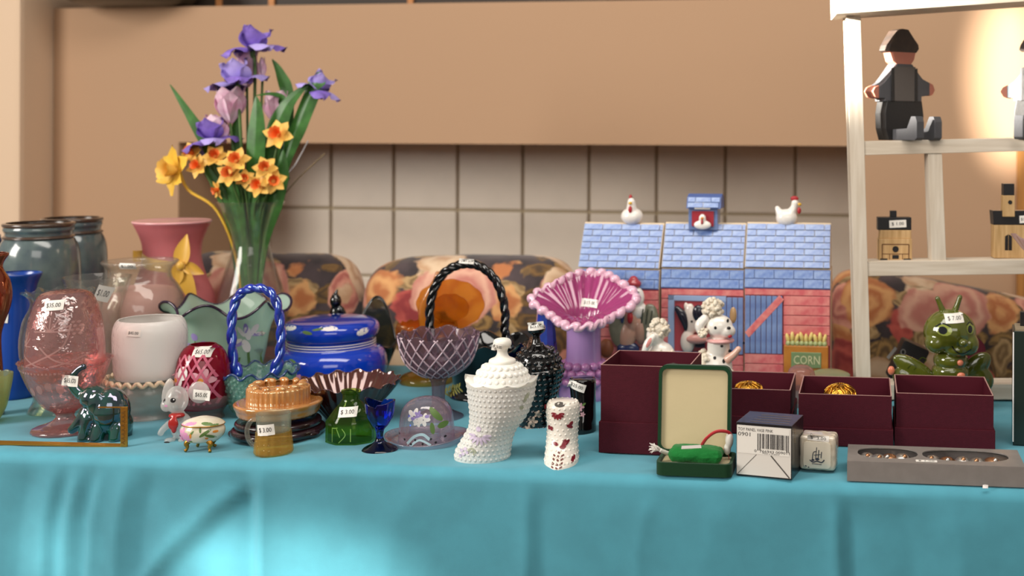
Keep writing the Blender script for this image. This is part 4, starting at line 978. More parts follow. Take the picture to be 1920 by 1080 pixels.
for i, (r, y) in enumerate([(43, 684), (41, 674), (36, 664), (28, 655)]):
    m_ = int(2 * PI * r / 11)
    for j in range(m_): a = 2 * PI * (j + .5 * (i % 2)) / m_; mb.ell((dx + r * cos(a), r * sin(a), t.by - y), 4.5, 8, 6)
t.part('lid_hobnails', mb, M_black, ld, kind='stuff')
kn = t.lathe('knob', M_black, [(12, 648), (9, 642), (7, 634), (8, 628), (15, 622), (17, 615), (14, 608), (5, 605), (.8, 604)], 0, cx=1005, parent=ld)
t.tag([kn], 1006, 609, 30, 15, -6, '$25.00')
t.mark('painted_blossoms', [b], paint_mat('dusky_paint', '#a08c7c', .5), flower(1004, 782, 10) + flower(996, 796, 8) + flower(1014, 768, 7), off=1.4)
t = Thing('black_shoe', 'small black glass shoe with a price sticker beside the burgundy box', 'glass shoe', 1093, 806)
b = boot(t, 'shoe', M_black, [(812, 1076, 1114, 22, 0), (808, 1070, 1118, 30, -4), (790, 1070, 1118, 32, -2), (765, 1072, 1117, 28, 0), (735, 1069, 1117, 26, 0), (712, 1067, 1117, 26, 0), (708, 1072, 1112, 22, 0)], 32, 9, 0)
t.tag([b], 1084, 719, 34, 15, 18, '$25.00')
t.mark('painted_rose', [b], paint_mat('dusky_pink_paint', '#b08890', .5), flower(1091, 757, 8) + flower(1096, 770, 5), off=.8); t.mark('painted_leaf', [b], M_green, [('e', 1088, 770, 5, 2, 50), ('e', 1098, 752, 4, 2, -40)], off=.8)
t = Thing('white_boot', 'white glazed laced boot with red painted flowers, toe towards the viewer', 'boot', 1052, 858)
b = boot(t, 'boot', M_wht, [(873, 1029, 1082, 50, -20), (870, 1023, 1088, 56, -20), (856, 1024, 1087, 54, -18), (842, 1024, 1085, 42, -6), (826, 1024, 1083, 33, 2), (805, 1025, 1083, 30, 4), (785, 1024, 1085, 30, 4), (765, 1023, 1086, 30, 4), (755, 1026, 1084, 27, 4), (750, 1036, 1074, 18, 4)], 40, 8, 3, 10, None, 1.8)
rp = []
for cx, cy, r in ((1049, 770, 11),): rp += [('e', cx + r * .7 * cos(a), cy + r * .55 * sin(a), r * .5, 2.4, math.degrees(a)) for a in [PI * i / 6 for i in range(7)]]
rp += [('e', 1073, 790, 3, 6, 30), ('e', 1071, 794, 6, 3, 30), ('e', 1062, 824, 4, 8, 15), ('e', 1067, 822, 3, 6, 40), ('e', 1060, 829, 6, 3, 0), ('e', 1032, 797, 3, 4, 0), ('e', 1037, 798, 3, 4, 0), ('e', 1046, 824, 5, 3, 20), ('e', 1080, 848, 3, 5, 0), ('e', 1023, 762, 2, 5, 0)]
t.mark('painted_red_flowers', [b], paint_mat('burgundy_paint', '#7c1e2a', .35), rp, off=1.2)
t.mark('painted_laces', [b], paint_mat('brown_lace_paint', '#6c3c34', .5), [('l', [(1044, 840 + 5 * i), (1048, 842 + 5 * i)], 2.4) for i in range(4)] + [('l', [(1052, 836 + 5 * i), (1056, 838 + 5 * i)], 2.4) for i in range(5)] + [('l', [(1059, 842 + 5 * i), (1064, 840 + 5 * i)], 2.4) for i in range(4)], off=1.2)
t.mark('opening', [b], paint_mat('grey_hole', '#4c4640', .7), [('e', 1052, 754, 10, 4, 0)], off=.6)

# ------------------------------------------------------------------ lilac vase, cobalt stopper
t = Thing('lilac_vase', 'pink and lilac opal glass vase with a wide crimped flaring rim', 'vase', 1094, 744)
M_li = paint_mat('lilac_opal_glass', '#b48cc2', .1, coat=.6)
M_lip = paint_mat('magenta_opal_glass', '#96386c', .1, coat=.6)
def lilac(a, t_, r, z):
    q = max(0, (t_ - .72) / .28); c = cos(26 * a)
    sq = 1 + .12 * q * cos(4 * a)
    return r * sq + 2 * q * c, z + 3 * q * sin(26 * a) + q * q * 38 * sin(a)
pr = [(44, 750), (46, 738), (42, 712), (40, 700), (36, 684), (33, 672), (32, 640), (33, 612), (40, 590), (60, 574), (86, 560)]
b = t.lathe('body', M_li, pr, 3, n=208, fn=lilac)
inn = [(r - 4.5, t.by - y + 2.5) for r, y in pr[7:]]
mb = MB().lathe(cr(inn, 5), 208, fn=lambda a, t_, r, z: lilac(a, .7 + .3 * t_, r, z), cap0=False); lining = t.part('lining', mb, M_lip)
M_lr = paint_mat('pale_pink_crimp', '#e2b4c8', .1, coat=.6)
mb = MB()
pts = []; rad = []
for j in range(241):
    a = 2 * PI * j / 240; r, z = lilac(a, 1, 86, t.by - 560); pts.append((r * cos(a), r * sin(a), z)); rad.append(6.5 + 3 * cos(24 * a))
mb.tube(pts, rad, 10)
t.part('crimped_edge', mb, M_lr)
mb = MB()
for i, (r, y) in enumerate(((36, 682), (40, 696), (43, 712))):
    for j in range(14): a = 2 * PI * (j + .5 * (i % 2)) / 14; mb.ell((r * cos(a), r * sin(a), t.by - y), (9, 9, 8), 10, 7)
t.part('bead_ring', mb, paint_mat('pink_bead_glass', '#b878ac', .08, coat=.7), b)
t.tag([lining], 1100, 574, 32, 14, 4, '$15.00')
t = Thing('cobalt_bottle', 'cobalt blue glass bottle between the black boot jar and the lilac vase', 'bottle', 1022, 738)
t.lathe('body', M_cobs, [(20, 740), (22, 730), (22, 660), (20, 630), (17, 600), (14, 570), (9, 556), (.8, 552)], 0, n=10, smooth=False)
# ------------------------------------------------------------------ flower vase and silk flowers
t = Thing('flower_vase', 'tall waisted clear glass vase holding the silk flowers', 'vase', 470, 682)
VB = t
t.lathe('body', M_clear, [(52, 682), (58, 676), (64, 640), (64, 600), (58, 550), (46, 510), (34, 468), (33, 448), (40, 420), (54, 388), (61, 377)], 2.2, n=64)
M_stem = paint_mat('stem_green', '#4c6a34', .5, var=.15)
M_leaf = paint_mat('blade_leaf_green', '#3a6a2c', .42, var=.25, vscale=60)
M_iris = paint_mat('iris_purple', '#7c62b8', .6, var=.2, vscale=60); M_irisl = paint_mat('iris_pale_purple', '#a898d8', .6, var=.1)
M_pkp = paint_mat('pink_petal', '#d8a0bc', .6, col2='#ecd0dc', vscale=45)
M_yel = paint_mat('yellow_petal', '#e6b83c', .55, var=.1); M_or = paint_mat('orange_trumpet', '#dc6c2c', .5, var=.15); M_pe = paint_mat('peach_petal', '#ecbc58', .55, var=.1)
def fthing(name, label, cat, group):
    f = Thing(name, label, cat, 470, 682, group); f.root.location.z += .004; return f
def stem(f, pts, r=2.4, mat=None, parent=None): return f.part('stem', MB().tube(cr([f.p(*q)[:] for q in pts], 6), r, 7), mat or M_stem, parent)
def iris(label, x, y, d, sc=1.0, tilt=0, base=(470, 560), pale=0, sr=1, stem_pts=None):
    f = fthing('iris', label, 'flower', 'purple silk irises in the clear vase')
    c = f.p(x, y, d); rnd = random.Random(int(x * 7 + y)); A = M_irisl if pale else M_iris; B = M_iris if pale else M_irisl
    R_ = Matrix.Rotation(math.radians(tilt), 3, 'Y')
    for i in range(3):
        a = 2 * PI * i / 3 + .5 + rnd.random() * .3; dr = R_ @ V3((cos(a) * (.7 + .6 * rnd.random()), sin(a) * .8, .75)); f.part('upper_petal', MB().petal(c, dr, (-cos(a), -sin(a), .8), 52 * sc, 56 * sc, -.9, .35, .14, pw=.75), A)
    for i in range(4):
        a = 2 * PI * i / 4 + 3.3 + rnd.random() * .7; dr = R_ @ V3((cos(a), sin(a) * .8, .2 + .6 * rnd.random())); f.part('lower_petal', MB().petal(c, dr, (0, 0, 1), 62 * sc, 50 * sc, .9 + .8 * rnd.random(), -.35, .2, pw=.95), B if i % 2 else A)
    f.part('calyx', MB().ell(c + R_ @ V3((0, 0, -6 * sc)), (5, 5, 10)), M_stem)
    stem(f, stem_pts or [(470 + (x - 470) * .05, 668, 0), (470 + (x - 470) * .15, 520, d * .1), (470 + (x - 470) * .5, 380, d * .5), (x + 4, y + 50, d), (x, y + 6, d)], 3 * sr)
iris('purple iris at the very top of the bouquet', 472, 98, 0, 1.0, 6)
iris('purple iris with pale falls just below the topmost bloom', 452, 162, -22, 1.0, -8, pale=1)
iris('deep purple iris low on the left of the bouquet above the daffodils', 408, 268, -26, .92, -14)
iris('lilac iris hanging half hidden behind the bent leaf on the right', 588, 172, 14, .78, 30, pale=1, stem_pts=[(474, 668, 0), (480, 520, 0), (520, 360, 8), (572, 210, 14), (588, 176, 14)])
def pinkf(label, x, y, d, n, L, W, ups):
    f = fthing('pink_flower', label, 'flower', 'pink silk blooms in the clear vase')
    c = f.p(x, y, d)
    for i in range(n):
        a = 2 * PI * i / n + x; f.part('petal', MB().petal(c, (cos(a) * .55, sin(a) * .55, ups), (-cos(a), -sin(a), .5), L, W, -.55, .4, .05, pw=1.0), M_pkp)
    stem(f, [(470, 668, 4), (470 + (x - 470) * .2, 520, 4), (470 + (x - 470) * .6, 380, d * .6), (x, y, d)], 2.4)
pinkf('pink bloom at the left, between the two lower irises', 436, 236, -14, 6, 74, 56, .8)
pinkf('pale pink bloom right behind the low iris', 408, 276, -10, 5, 60, 54, .9)
pinkf('pink bloom behind the second iris near the top', 456, 168, 12, 4, 74, 44, 1)
pinkf('pink striped bloom half hidden behind the broad leaves', 512, 236, 12, 5, 66, 50, .9)
pinkf('narrow pink bud beside the topmost iris stem', 486, 150, 10, 3, 40, 16, 1.6)
def blade(label, pts, wd, nrm=(0, -1, .15), pw=None):
    f = fthing('iris_leaf', label, 'leaf', 'long green blade leaves in the clear vase')
    c = cr([f.p(*q)[:] for q in pts], 8); rows = []; n = len(c); nv = V3(nrm).normalized()
    for i, q in enumerate(c):
        q = V3(q); d = (V3(c[min(i + 1, n - 1)]) - V3(c[max(i - 1, 0)])).normalized(); sd = d.cross(nv).normalized(); tt = i / (n - 1)
        w2 = wd / 2 * min(1, .14 + tt * tt * 4.5) * min(1, (1 - tt) * 3.2 + .05)
        rows.append([q + sd * w2 * u + nv * (-.18 * abs(u) * w2) for u in (-1, -.5, -.12, 0, .12, .5, 1)])
    mb = MB().grid(rows, False); b0 = len(mb.v)
    mb.grid([[v - nv * .8 for v in r] for r in rows], False)
    f.part('blade', mb, M_leaf)
blade('long green blade leaf reaching out to the far left of the bouquet', [(458, 660, 0), (440, 500, 0), (424, 380, -4), (398, 290, -10), (362, 225, -14), (324, 164, -16)], 24)
blade('broad upright green blade leaf in the middle of the bouquet', [(474, 660, -4), (480, 500, -8), (486, 380, -24), (490, 300, -34), (494, 220, -36), (492, 186, -34)], 34)
blade('small folded leaf tip bent over the broad middle leaf', [(478, 640, 4), (500, 400, 4), (526, 240, 0), (530, 190, -8), (515, 180, -20), (490, 184, -30)], 16, (0, -.6, .8))
blade('green blade leaf standing behind the topmost iris on the right', [(470, 660, 10), (490, 480, 14), (520, 300, 20), (528, 190, 22), (514, 140, 22), (500, 114, 20)], 24)
blade('green blade leaf slanting up to the right with a pale midrib', [(472, 650, 0), (484, 500, 0), (500, 360, -10), (514, 270, -16), (542, 200, -14), (580, 160, -6)], 36)
blade('green blade leaf bent over at the top right of the bouquet', [(476, 660, 0), (490, 500, 0), (530, 330, -4), (556, 250, -4), (582, 180, 0), (592, 152, 4), (584, 150, 14), (570, 160, 22)], 30)
blade('short green blade leaf on the left above the vase rim', [(462, 640, 0), (452, 480, -10), (432, 390, -24), (410, 340, -28), (396, 310, -28)], 20)
blade('green blade leaf behind the right daffodils', [(478, 640, 0), (494, 480, -6), (524, 370, -16), (534, 320, -18), (536, 285, -18)], 28)
blade('dark green blade leaf between the lower irises', [(466, 640, 4), (458, 480, 4), (446, 330, -6), (444, 240, -8), (454, 196, -8)], 18)
blade('low green blade leaf just above the vase rim', [(470, 600, -10), (462, 440, -24), (448, 360, -34), (442, 326, -36)], 22)
blade('narrow green leaf poking right above the vase rim', [(474, 600, 0), (490, 450, -6), (520, 372, -10), (546, 336, -10)], 12)
def fibre(label, pts, mat):
    f = fthing('grass_stalk', label, 'stalk', 'thin bare stalks sticking out of the bouquet'); f.part('stalk', MB().tube(cr([f.p(*q)[:] for q in pts], 5), 1.4, 5), mat)
fibre('pale thin stalk slanting out at the right of the bouquet', [(472, 620, 0), (486, 480, 0), (534, 345, -6), (556, 310, -6), (578, 268, -6)], paint_mat('pale_stalk', '#b8b4b4', .4))
fibre('dark thin stalk slanting low to the right of the bouquet', [(474, 620, 0), (488, 480, 0), (520, 390, 4), (550, 346, 4), (606, 292, 4)], paint_mat('brown_stalk', '#7a684c', .6))
def daffodil(label, x, y, d, sc, face, big=False):
    f = fthing('daffodil', label, 'flower', 'yellow and orange silk daffodils in the clear vase')
    fz = V3(face).normalized(); q = fz.to_track_quat('Z', 'Y').to_matrix(); c = f.p(x, y, d)
    for i in range(6):
        a = 2 * PI * i / 6 + x; dr = q @ V3((cos(a), sin(a), .25)); f.part('petal', MB().petal(c, dr, fz, 24 * sc, 17 * sc, -.15 if i % 2 else .35, .2, .08, m=5, n=5, pw=.85), M_yel if big else M_pe)
    mb = MB().lathe(cr([(3 * sc, 0), (5 * sc, 5 * sc), (6.5 * sc, 11 * sc), (9.5 * sc, 15 * sc)], 4), 24, fn=ruffle(8, .8 * sc, .6 * sc, 3), cap0=True)
    for i, v in enumerate(mb.v): mb.v[i] = q @ v + c
    f.part('trumpet', mb, M_pe if big else M_or)
    stem(f, [(470 + (x - 470) * .1, 640, 0), (470 + (x - 470) * .2, 500, 0), (470 + (x - 470) * .45, 400, d * .5), (x - (x - 470) * .12 - fz.x * 8, y + 18 * sc, d + 5), (x - fz.x * 4, y - fz.z * 4, d + 6)], 1.9 * (1.5 if big else 1), M_yel if big else None)
daffodil('big yellow daffodil facing left at the far left of the bouquet', 344, 324, -30, 2.0, (-.55, -.8, .1), True)
daffodil('orange-hearted daffodil above the big yellow bloom', 374, 292, -30, 1.05, (-.3, -.8, .4))
daffodil('orange-hearted daffodil next to the big yellow bloom', 390, 316, -40, 1.0, (-.25, -.9, .3))
daffodil('orange daffodil beneath the low purple iris', 420, 298, -40, 1.0, (.2, -.9, .5))
daffodil('wide open orange daffodil in the middle of the low cluster', 461, 306, -44, 1.15, (.05, -.9, .45))
daffodil('orange daffodil lowest in the middle of the bouquet', 452, 330, -48, 1.15, (-.1, -.95, .35))
daffodil('small dark orange daffodil half hidden in the middle cluster', 476, 338, -42, .8, (.2, -.95, .2))
daffodil('daffodil high on the right in front of the slanting leaf', 536, 258, -36, 1.3, (-.15, -.9, .3))
daffodil('orange daffodil on the right below the slanting leaf', 512, 320, -38, 1.05, (.1, -.9, .4))
daffodil('orange daffodil just above the vase rim on the right', 502, 350, -42, 1.05, (-.1, -.95, .2))
daffodil('peach daffodil at the lower right of the bouquet', 526, 342, -38, 1.05, (.4, -.9, .1))
daffodil('yellow bud tucked in at the left of the vase rim', 424, 358, -34, .8, (-.6, -.6, -.2))

# ------------------------------------------------------------------ barn canisters
M_roof = paint_mat('blue_glazed_shingle', '#6480bc', .3, coat=.25, col2='#8ba2cc', vscale=140)
M_roofd = paint_mat('blue_roof_joint', '#4c64a0', .4)
M_barn = paint_mat('barn_red_glaze', '#cc6468', .22, coat=.4, col2='#de9088', vscale=70)
M_barnd = paint_mat('barn_dark_joint', '#963a42', .4)
M_ivory = paint_mat('ivory_glaze', '#e6d2b4', .3, coat=.3)
M_bdoor = paint_mat('blue_door_glaze', '#7c92bc', .25, coat=.3, col2='#6478a8', vscale=50)
M_hen = paint_mat('hen_white_glaze', '#f0eae2', .15, coat=.5)
BARN_BY = 724
def unit_box(w_, h_, th): return MB().box(-w_ / 2, w_ / 2, -th, 0, -h_ / 2, h_ / 2)
SHG = {}
def shingles(t, parent, x0, x1, ya, da, yb, db, rows, sw=37.0):
    """courses of shingles on a slope from (row ya, depth da) up to (row yb, depth db)"""
    za, zb = t.by - ya, t.by - yb; L = math.hypot(zb - za, db - da); hgt = L / rows; tilt = math.atan2(db - da, zb - za)
    Rz = Matrix.Rotation(t.rz, 4, 'Z')
    for r in range(rows):
        q = (r + .5) / rows; z = za + (zb - za) * q; d = da + (db - da) * q
        x = x0 - (sw / 2 if r % 2 else 0)
        while x < x1 - 4:
            a, b2 = max(x, x0) + .5, min(x + sw, x1) - .5
            if b2 - a > 4:
                key = (round(b2 - a), round(hgt, 1), round(t.k, 7))
                if key not in SHG: SHG[key] = mesh_of('shingle', unit_box(b2 - a, hgt - 1.1, 2.2), t.k, M_roof, False, .7)
                o = link('shingle', SHG[key], parent)
                o.matrix_local = Rz @ Matrix.Translation(V3(((a + b2) / 2 - t.bx, d, z)) * t.k) @ Matrix.Rotation(-tilt, 4, 'X')
            x += sw
def canister(label, x0, x1, rz):
    cx = (x0 + x1) / 2
    t = Thing('barn_canister', label, 'cookie jar', cx, BARN_BY + (cx - 1317) * .036, 'three toy barn canisters standing in a row', rz)
    w2 = (x1 - x0) / 2; by = t.by
    prof = [(0, 0), (0, by - 540), (6, by - 505), (78, by - 505), (84, by - 540), (84, 0)]
    mb = MB()   # body: gable-ended prism, profile in depth and height
    v = [(-w2, d, z) for d, z in prof] + [(w2, d, z) for d, z in prof]; n = len(prof)
    mb.add(v, [tuple(range(n))[::-1], tuple(range(n, 2 * n))] + [(i, (i + 1) % n, (i + 1) % n + n, i + n) for i in range(n)])
    body = t.part('body', mb, M_ivory, smooth=False, bevel=1.2)
    mb = MB().box(-w2 + .6, w2 - .6, -1.5, 1, 0, by - 541); wall = t.part('front_wall', mb, M_barnd, smooth=False)
    lp = [(4, by - 503.5), (50, by - 424), (56, by - 421), (62, by - 424), (86, by - 503.5)]; mb = MB(); n = len(lp)
    v = [(-w2 - 1, d, z) for d, z in lp] + [(w2 - 1.5, d, z) for d, z in lp]
    mb.add(v, [tuple(range(n))[::-1], tuple(range(n, 2 * n))] + [(i, (i + 1) % n, (i + 1) % n + n, i + n) for i in range(n)])
    lid = t.part('lid', mb, M_ivory, smooth=False, bevel=1.5)
    shingles(t, lid, x0, x1 - 2, 503, 3, 424, 48.5, 7)
    ev = MB().add([(-w2, -3, by - 541), (w2 - 1, -3, by - 541), (w2 - 1, 4.5, by - 506), (-w2, 4.5, by - 506), (-w2, 2, by - 541), (w2 - 1, 2, by - 541), (w2 - 1, 8, by - 506), (-w2, 8, by - 506)], [(0, 1, 2, 3), (7, 6, 5, 4), (0, 4, 5, 1), (1, 5, 6, 2), (2, 6, 7, 3), (3, 7, 4, 0)])
    eave = t.part('eave', ev, M_roofd, smooth=False)
    shingles(t, eave, x0, x1 - 1, 540, -3, 507, 4.2, 2)
    return t, body, wall, lid
def siding(t, wall, x0, x1, ya, yb, hgt, mat=None):
    n = max(1, round((yb - ya) / hgt)); hh = (yb - ya) / n; me = mesh_of('siding_board', unit_box(x1 - x0, hh - 1.2, 3), t.k, mat or M_barn, False, .8); Rz = Matrix.Rotation(t.rz, 4, 'Z')
    for i in range(n):
        o = link('siding_board', me, wall); o.matrix_local = Rz @ Matrix.Translation(V3(((x0 + x1) / 2 - t.bx, -1.2, t.by - ya - hh * (i + .5))) * t.k)
def planks(t, wall, x0, x1, ya, yb, n, mat, dep=-2.5):
    ww = (x1 - x0) / n; me = mesh_of('plank', unit_box(ww - 1, yb - ya, 3), t.k, mat, False, .7); Rz = Matrix.Rotation(t.rz, 4, 'Z')
    for i in range(n):
        o = link('plank', me, wall); o.matrix_local = Rz @ Matrix.Translation(V3((x0 + ww * (i + .5) - t.bx, dep, t.by - (ya + yb) / 2)) * t.k)
def hen(t, lid, x, y, face, d=54, sc=1.0):
    """face: -1 towards the viewer, 1 to the right"""
    if face == 1: pr = [(x, y - 14 * sc, d, 21 * sc, 17 * sc, 15 * sc), [(x - 12 * sc, y - 20 * sc, d, 9 * sc), (x - 18 * sc, y - 32 * sc, d, 5 * sc)], [(x + 8 * sc, y - 22 * sc, d, 10 * sc), (x + 14 * sc, y - 34 * sc, d, 7 * sc), (x + 16 * sc, y - 42 * sc, d, 7.5 * sc)]]
    else: pr = [(x, y - 14 * sc, d, 22 * sc, 17 * sc, 18 * sc), [(x, y - 22 * sc, d - 4, 12 * sc), (x, y - 36 * sc, d - 6, 9 * sc), (x, y - 42 * sc, d - 7, 8 * sc)]]
    h = t.blob('hen', M_hen, pr, 1.6, 3, parent=lid, label='white glazed hen finial')
    hx = x + (17 * sc if face == 1 else 0)
    t.blob('comb', M_red, [(hx - 2, y - 51 * sc, d - (0 if face == 1 else 5), (8 if face == 1 else 3.5) * sc, 5 * sc, 4 * sc)], 1.2, 2, parent=lid)
    t.blob('wattle', M_red, [(hx + (7 if face == 1 else 0) * sc, y - 28 * sc, d - (2 if face == 1 else 16) * sc, 4 * sc, 7 * sc, 3 * sc)], 1.2, 2, parent=lid)
    t.blob('beak', paint_mat('beak_yellow', '#e0b030', .3), [(hx + (8 if face == 1 else 0) * sc, y - 40 * sc, d - (2 if face == 1 else 16) * sc, 4 * sc, 3 * sc, 4 * sc)], 1, 2, parent=lid)
# left barn: a rooster in farm clothes
t, body, wall, lid = canister('left barn canister with a rooster in farm clothes on its front', 1080, 1237, TYAW - .03)
siding(t, wall, 1081, 1236, 543, 720, 17)
hen(t, lid, 1172, 423, -1)
M_gg = paint_mat('grey_green_glaze', '#7c7c68', .3, coat=.3, col2='#686a58', vscale=80)
t.blob('rooster_wing', M_gg, [(1162, 614, -6, 20, 38, 9, 6)], 2, 2); t.blob('rooster_wing', M_gg, [(1216, 604, -6, 21, 38, 9, -10)], 2, 2)
t.blob('rooster_chest', paint_mat('beige_pink_glaze', '#b48c78', .3, coat=.3), [(1178, 628, -8, 16, 28, 10), (1204, 618, -8, 10, 26, 10), (1186, 600, -8, 14, 22, 10)], 2, 2)
hd = t.blob('rooster_head', M_hen, [(1192, 556, -8, 19, 22, 12), (1196, 580, -6, 20, 18, 10)], 1.8, 3)
t.blob('cap', paint_mat('cap_red_glaze', '#a83840', .2, coat=.4), [(1190, 530, -9, 15, 9, 13), (1190, 524, -9, 9, 9, 9)], 1.6, 3)
t.blob('beak', M_orange, [(1189, 570, -22, 8, 12, 6)], 1.5, 3); t.blob('wattle', M_red, [(1186, 592, -20, 6, 12, 5)], 1.5, 3)
t.blob('trousers', paint_mat('navy_glaze', '#28345c', .25, coat=.3), [(1180, 652, -8, 22, 14, 10), (1170, 592, -15, 4, 13, 3)], 1.6, 2); t.blob('wooden_bucket', paint_mat('bucket_brown', '#8c5030', .5), [(1138, 652, -8, 14, 18, 9)], 2, 2)
t.mark('eyes', [hd], M_blk, [('l', [(1184, 546), (1187, 544), (1190, 546)], 1.4), ('l', [(1194, 546), (1197, 544), (1200, 546)], 1.4)], off=.4)
t.mark('wing_stripes', [hd, body, wall], paint_mat('dark_olive', '#484a3c', .4), [('l', [(1208, 574), (1204, 602)], 3), ('l', [(1216, 576), (1212, 604)], 3), ('l', [(1224, 578), (1220, 606)], 3)], off=16)
# middle barn: a cow looking out of the doorway
t, body, wall, lid = canister('middle barn canister with a cow looking out of its doorway', 1238, 1395, TYAW)
siding(t, wall, 1239, 1252, 543, 720, 17); siding(t, wall, 1252, 1394, 542, 554, 12); siding(t, wall, 1264, 1345, 664, 720, 18); siding(t, wall, 1345, 1394, 664, 720, 18)
t.part('doorway', MB().box(1263 - t.bx, 1350 - t.bx, -2, 0, t.by - 662, t.by - 562), paint_mat('doorway_red', '#b04850', .3, coat=.3), wall, smooth=False)
M_jamb = paint_mat('pale_blue_frame', '#93a6c8', .25, coat=.3)
for a in ((1252, 1264, 664, 554), (1252, 1362, 564, 554), (1252, 1350, 668, 659)): t.part('door_frame', MB().box(a[0] - t.bx, a[1] - t.bx, -6, 0, t.by - a[2], t.by - a[3]), M_jamb, wall, smooth=False, bevel=1)
planks(t, wall, 1352, 1394, 556, 662, 4, M_bdoor)
cow = t.blob('cow_head', paint_mat('cow_white_glaze', '#e6d8cc', .2, coat=.4), [(1294, 600, -6, 13, 32, 9), (1290, 640, -8, 14, 22, 10), (1286, 574, -6, 4, 8, 4), (1326, 572, -6, 4, 8, 4), (1310, 600, -5, 14, 24, 8)], 1.8, 3)
t.blob('cow_muzzle', paint_mat('muzzle_pink', '#d89a90', .25, coat=.3), [(1308, 634, -14, 22, 9, 8)], 1.6, 3)
M_cb = paint_mat('cow_black_glaze', '#20202c', .2, coat=.4)
t.blob('cow_ear', M_cb, [[(1270, 578, -10, 6), (1280, 590, -11, 9), (1286, 606, -11, 7), (1287, 616, -11, 4)]], 1.6, 3); t.blob('cow_patch', M_cb, [(1310, 586, -10, 12, 16, 7), (1320, 600, -10, 8, 12, 6)], 1.6, 3)
t.mark('cow_eye', [cow], M_blk, [('e', 1297, 601, 2.2, 2.2, 0)], off=.5); t.part('cow_bell', MB().box(1305 - t.bx, 1324 - t.bx, -16, -8, t.by - 649, t.by - 641), M_cb, wall, smooth=False, bevel=1)
cz = t.by - 420; cu = MB().box(1284 - t.bx, 1340 - t.bx, 34, 78, cz - 14, cz + 30); cup = t.part('cupola', cu, M_bdoor, lid, smooth=False, bevel=1.5)
cu = MB().box(1291 - t.bx, 1333 - t.bx, 31.5, 34, cz - 7, cz + 22); t.part('cupola_window', cu, paint_mat('window_red', '#9c2c38', .3, coat=.3), lid, smooth=False)
rp_ = [(26, cz + 27), (36, cz + 48), (56, cz + 54), (76, cz + 48), (86, cz + 27)]; n = 5; mb = MB()
v = [(1281 - t.bx, d, z) for d, z in rp_] + [(1347 - t.bx, d, z) for d, z in rp_]; mb.add(v, [tuple(range(n))[::-1], tuple(range(n, 2 * n))] + [(i, (i + 1) % n, (i + 1) % n + n, i + n) for i in range(n)])
cr_ = t.part('cupola_roof', mb, M_roofd, lid, smooth=False, bevel=1)
shingles(t, cr_, 1283, 1345, 392, 25.5, 372, 35.5, 2, 30)
t.blob('window_hen', M_hen, [(1312, 424, 28, 17, 9, 6), (1312, 412, 27, 7, 9, 5)], 1.4, 2, parent=lid); t.blob('window_hen_beak', M_orange, [(1312, 411, 22, 3, 3, 3)], 1, 1, parent=lid); t.blob('window_hen_wattle', M_red, [(1312, 418, 22, 2.5, 5, 2.5)], 1, 1, parent=lid)
t.tag([cr_, lid], 1315, 388, 30, 13, 2, '$65.00')
# right barn: blue sliding door and a crate of corn
t, body, wall, lid = canister('right barn canister with a blue plank door and a corn crate', 1395, 1557, TYAW)
siding(t, wall, 1396, 1556, 542, 554, 12); siding(t, wall, 1469, 1555, 554, 646, 18.4); siding(t, wall, 1396, 1469, 664, 720, 18)
planks(t, wall, 1396, 1467, 555, 663, 7, M_bdoor)
t.part('door_brace', MB().add([t.p(1461, 553, -6), t.p(1470, 562, -6), t.p(1404, 634, -6), t.p(1396, 624, -6), t.p(1461, 553, -2), t.p(1470, 562, -2), t.p(1404, 634, -2), t.p(1396, 624, -2)], [(0, 1, 2, 3), (7, 6, 5, 4), (0, 4, 5, 1), (1, 5, 6, 2), (2, 6, 7, 3), (3, 7, 4, 0)]), M_barn, wall, smooth=False, bevel=1)
hen(t, lid, 1470, 426, 1)
crt = t.part('corn_crate', MB().box(1470 - t.bx, 1553 - t.bx, -14, 0, t.by - 720, t.by - 645), paint_mat('crate_orange_glaze', '#c8883c', .3, coat=.3, col2='#b87430', vscale=40), smooth=False, bevel=2)
pq = t.part('plaque', MB().box(1484 - t.bx, 1540 - t.bx, -16, -13, t.by - 686, t.by - 657), paint_mat('plaque_green', '#7c9468', .3, coat=.3), crt, smooth=False, bevel=1)
t.mark('plaque_lettering', [pq], paint_mat('plaque_ivory', '#d8d4a8', .4), [('t', 'CORN', 1511, 671, 24, 8, 0)], parent=crt, off=.6)
mb = MB(); mg = MB()
for i in range(9): mb.ell(t.p(1477 + i * 8.6, 633 - (i % 2) * 3, -8), (4, 5, 10), 8, 7, Matrix.Rotation((i % 3 - 1) * .25, 3, 'Y')); mg.ell(t.p(1478 + i * 8.5, 642, -9), (5, 6, 6), 8, 6)
t.part('corn_cobs', mb, paint_mat('corn_yellow', '#e0c878', .3, coat=.3), crt, kind='stuff'); t.part('corn_husks', mg, paint_mat('husk_green', '#a8b078', .35, coat=.3), crt, kind='stuff')

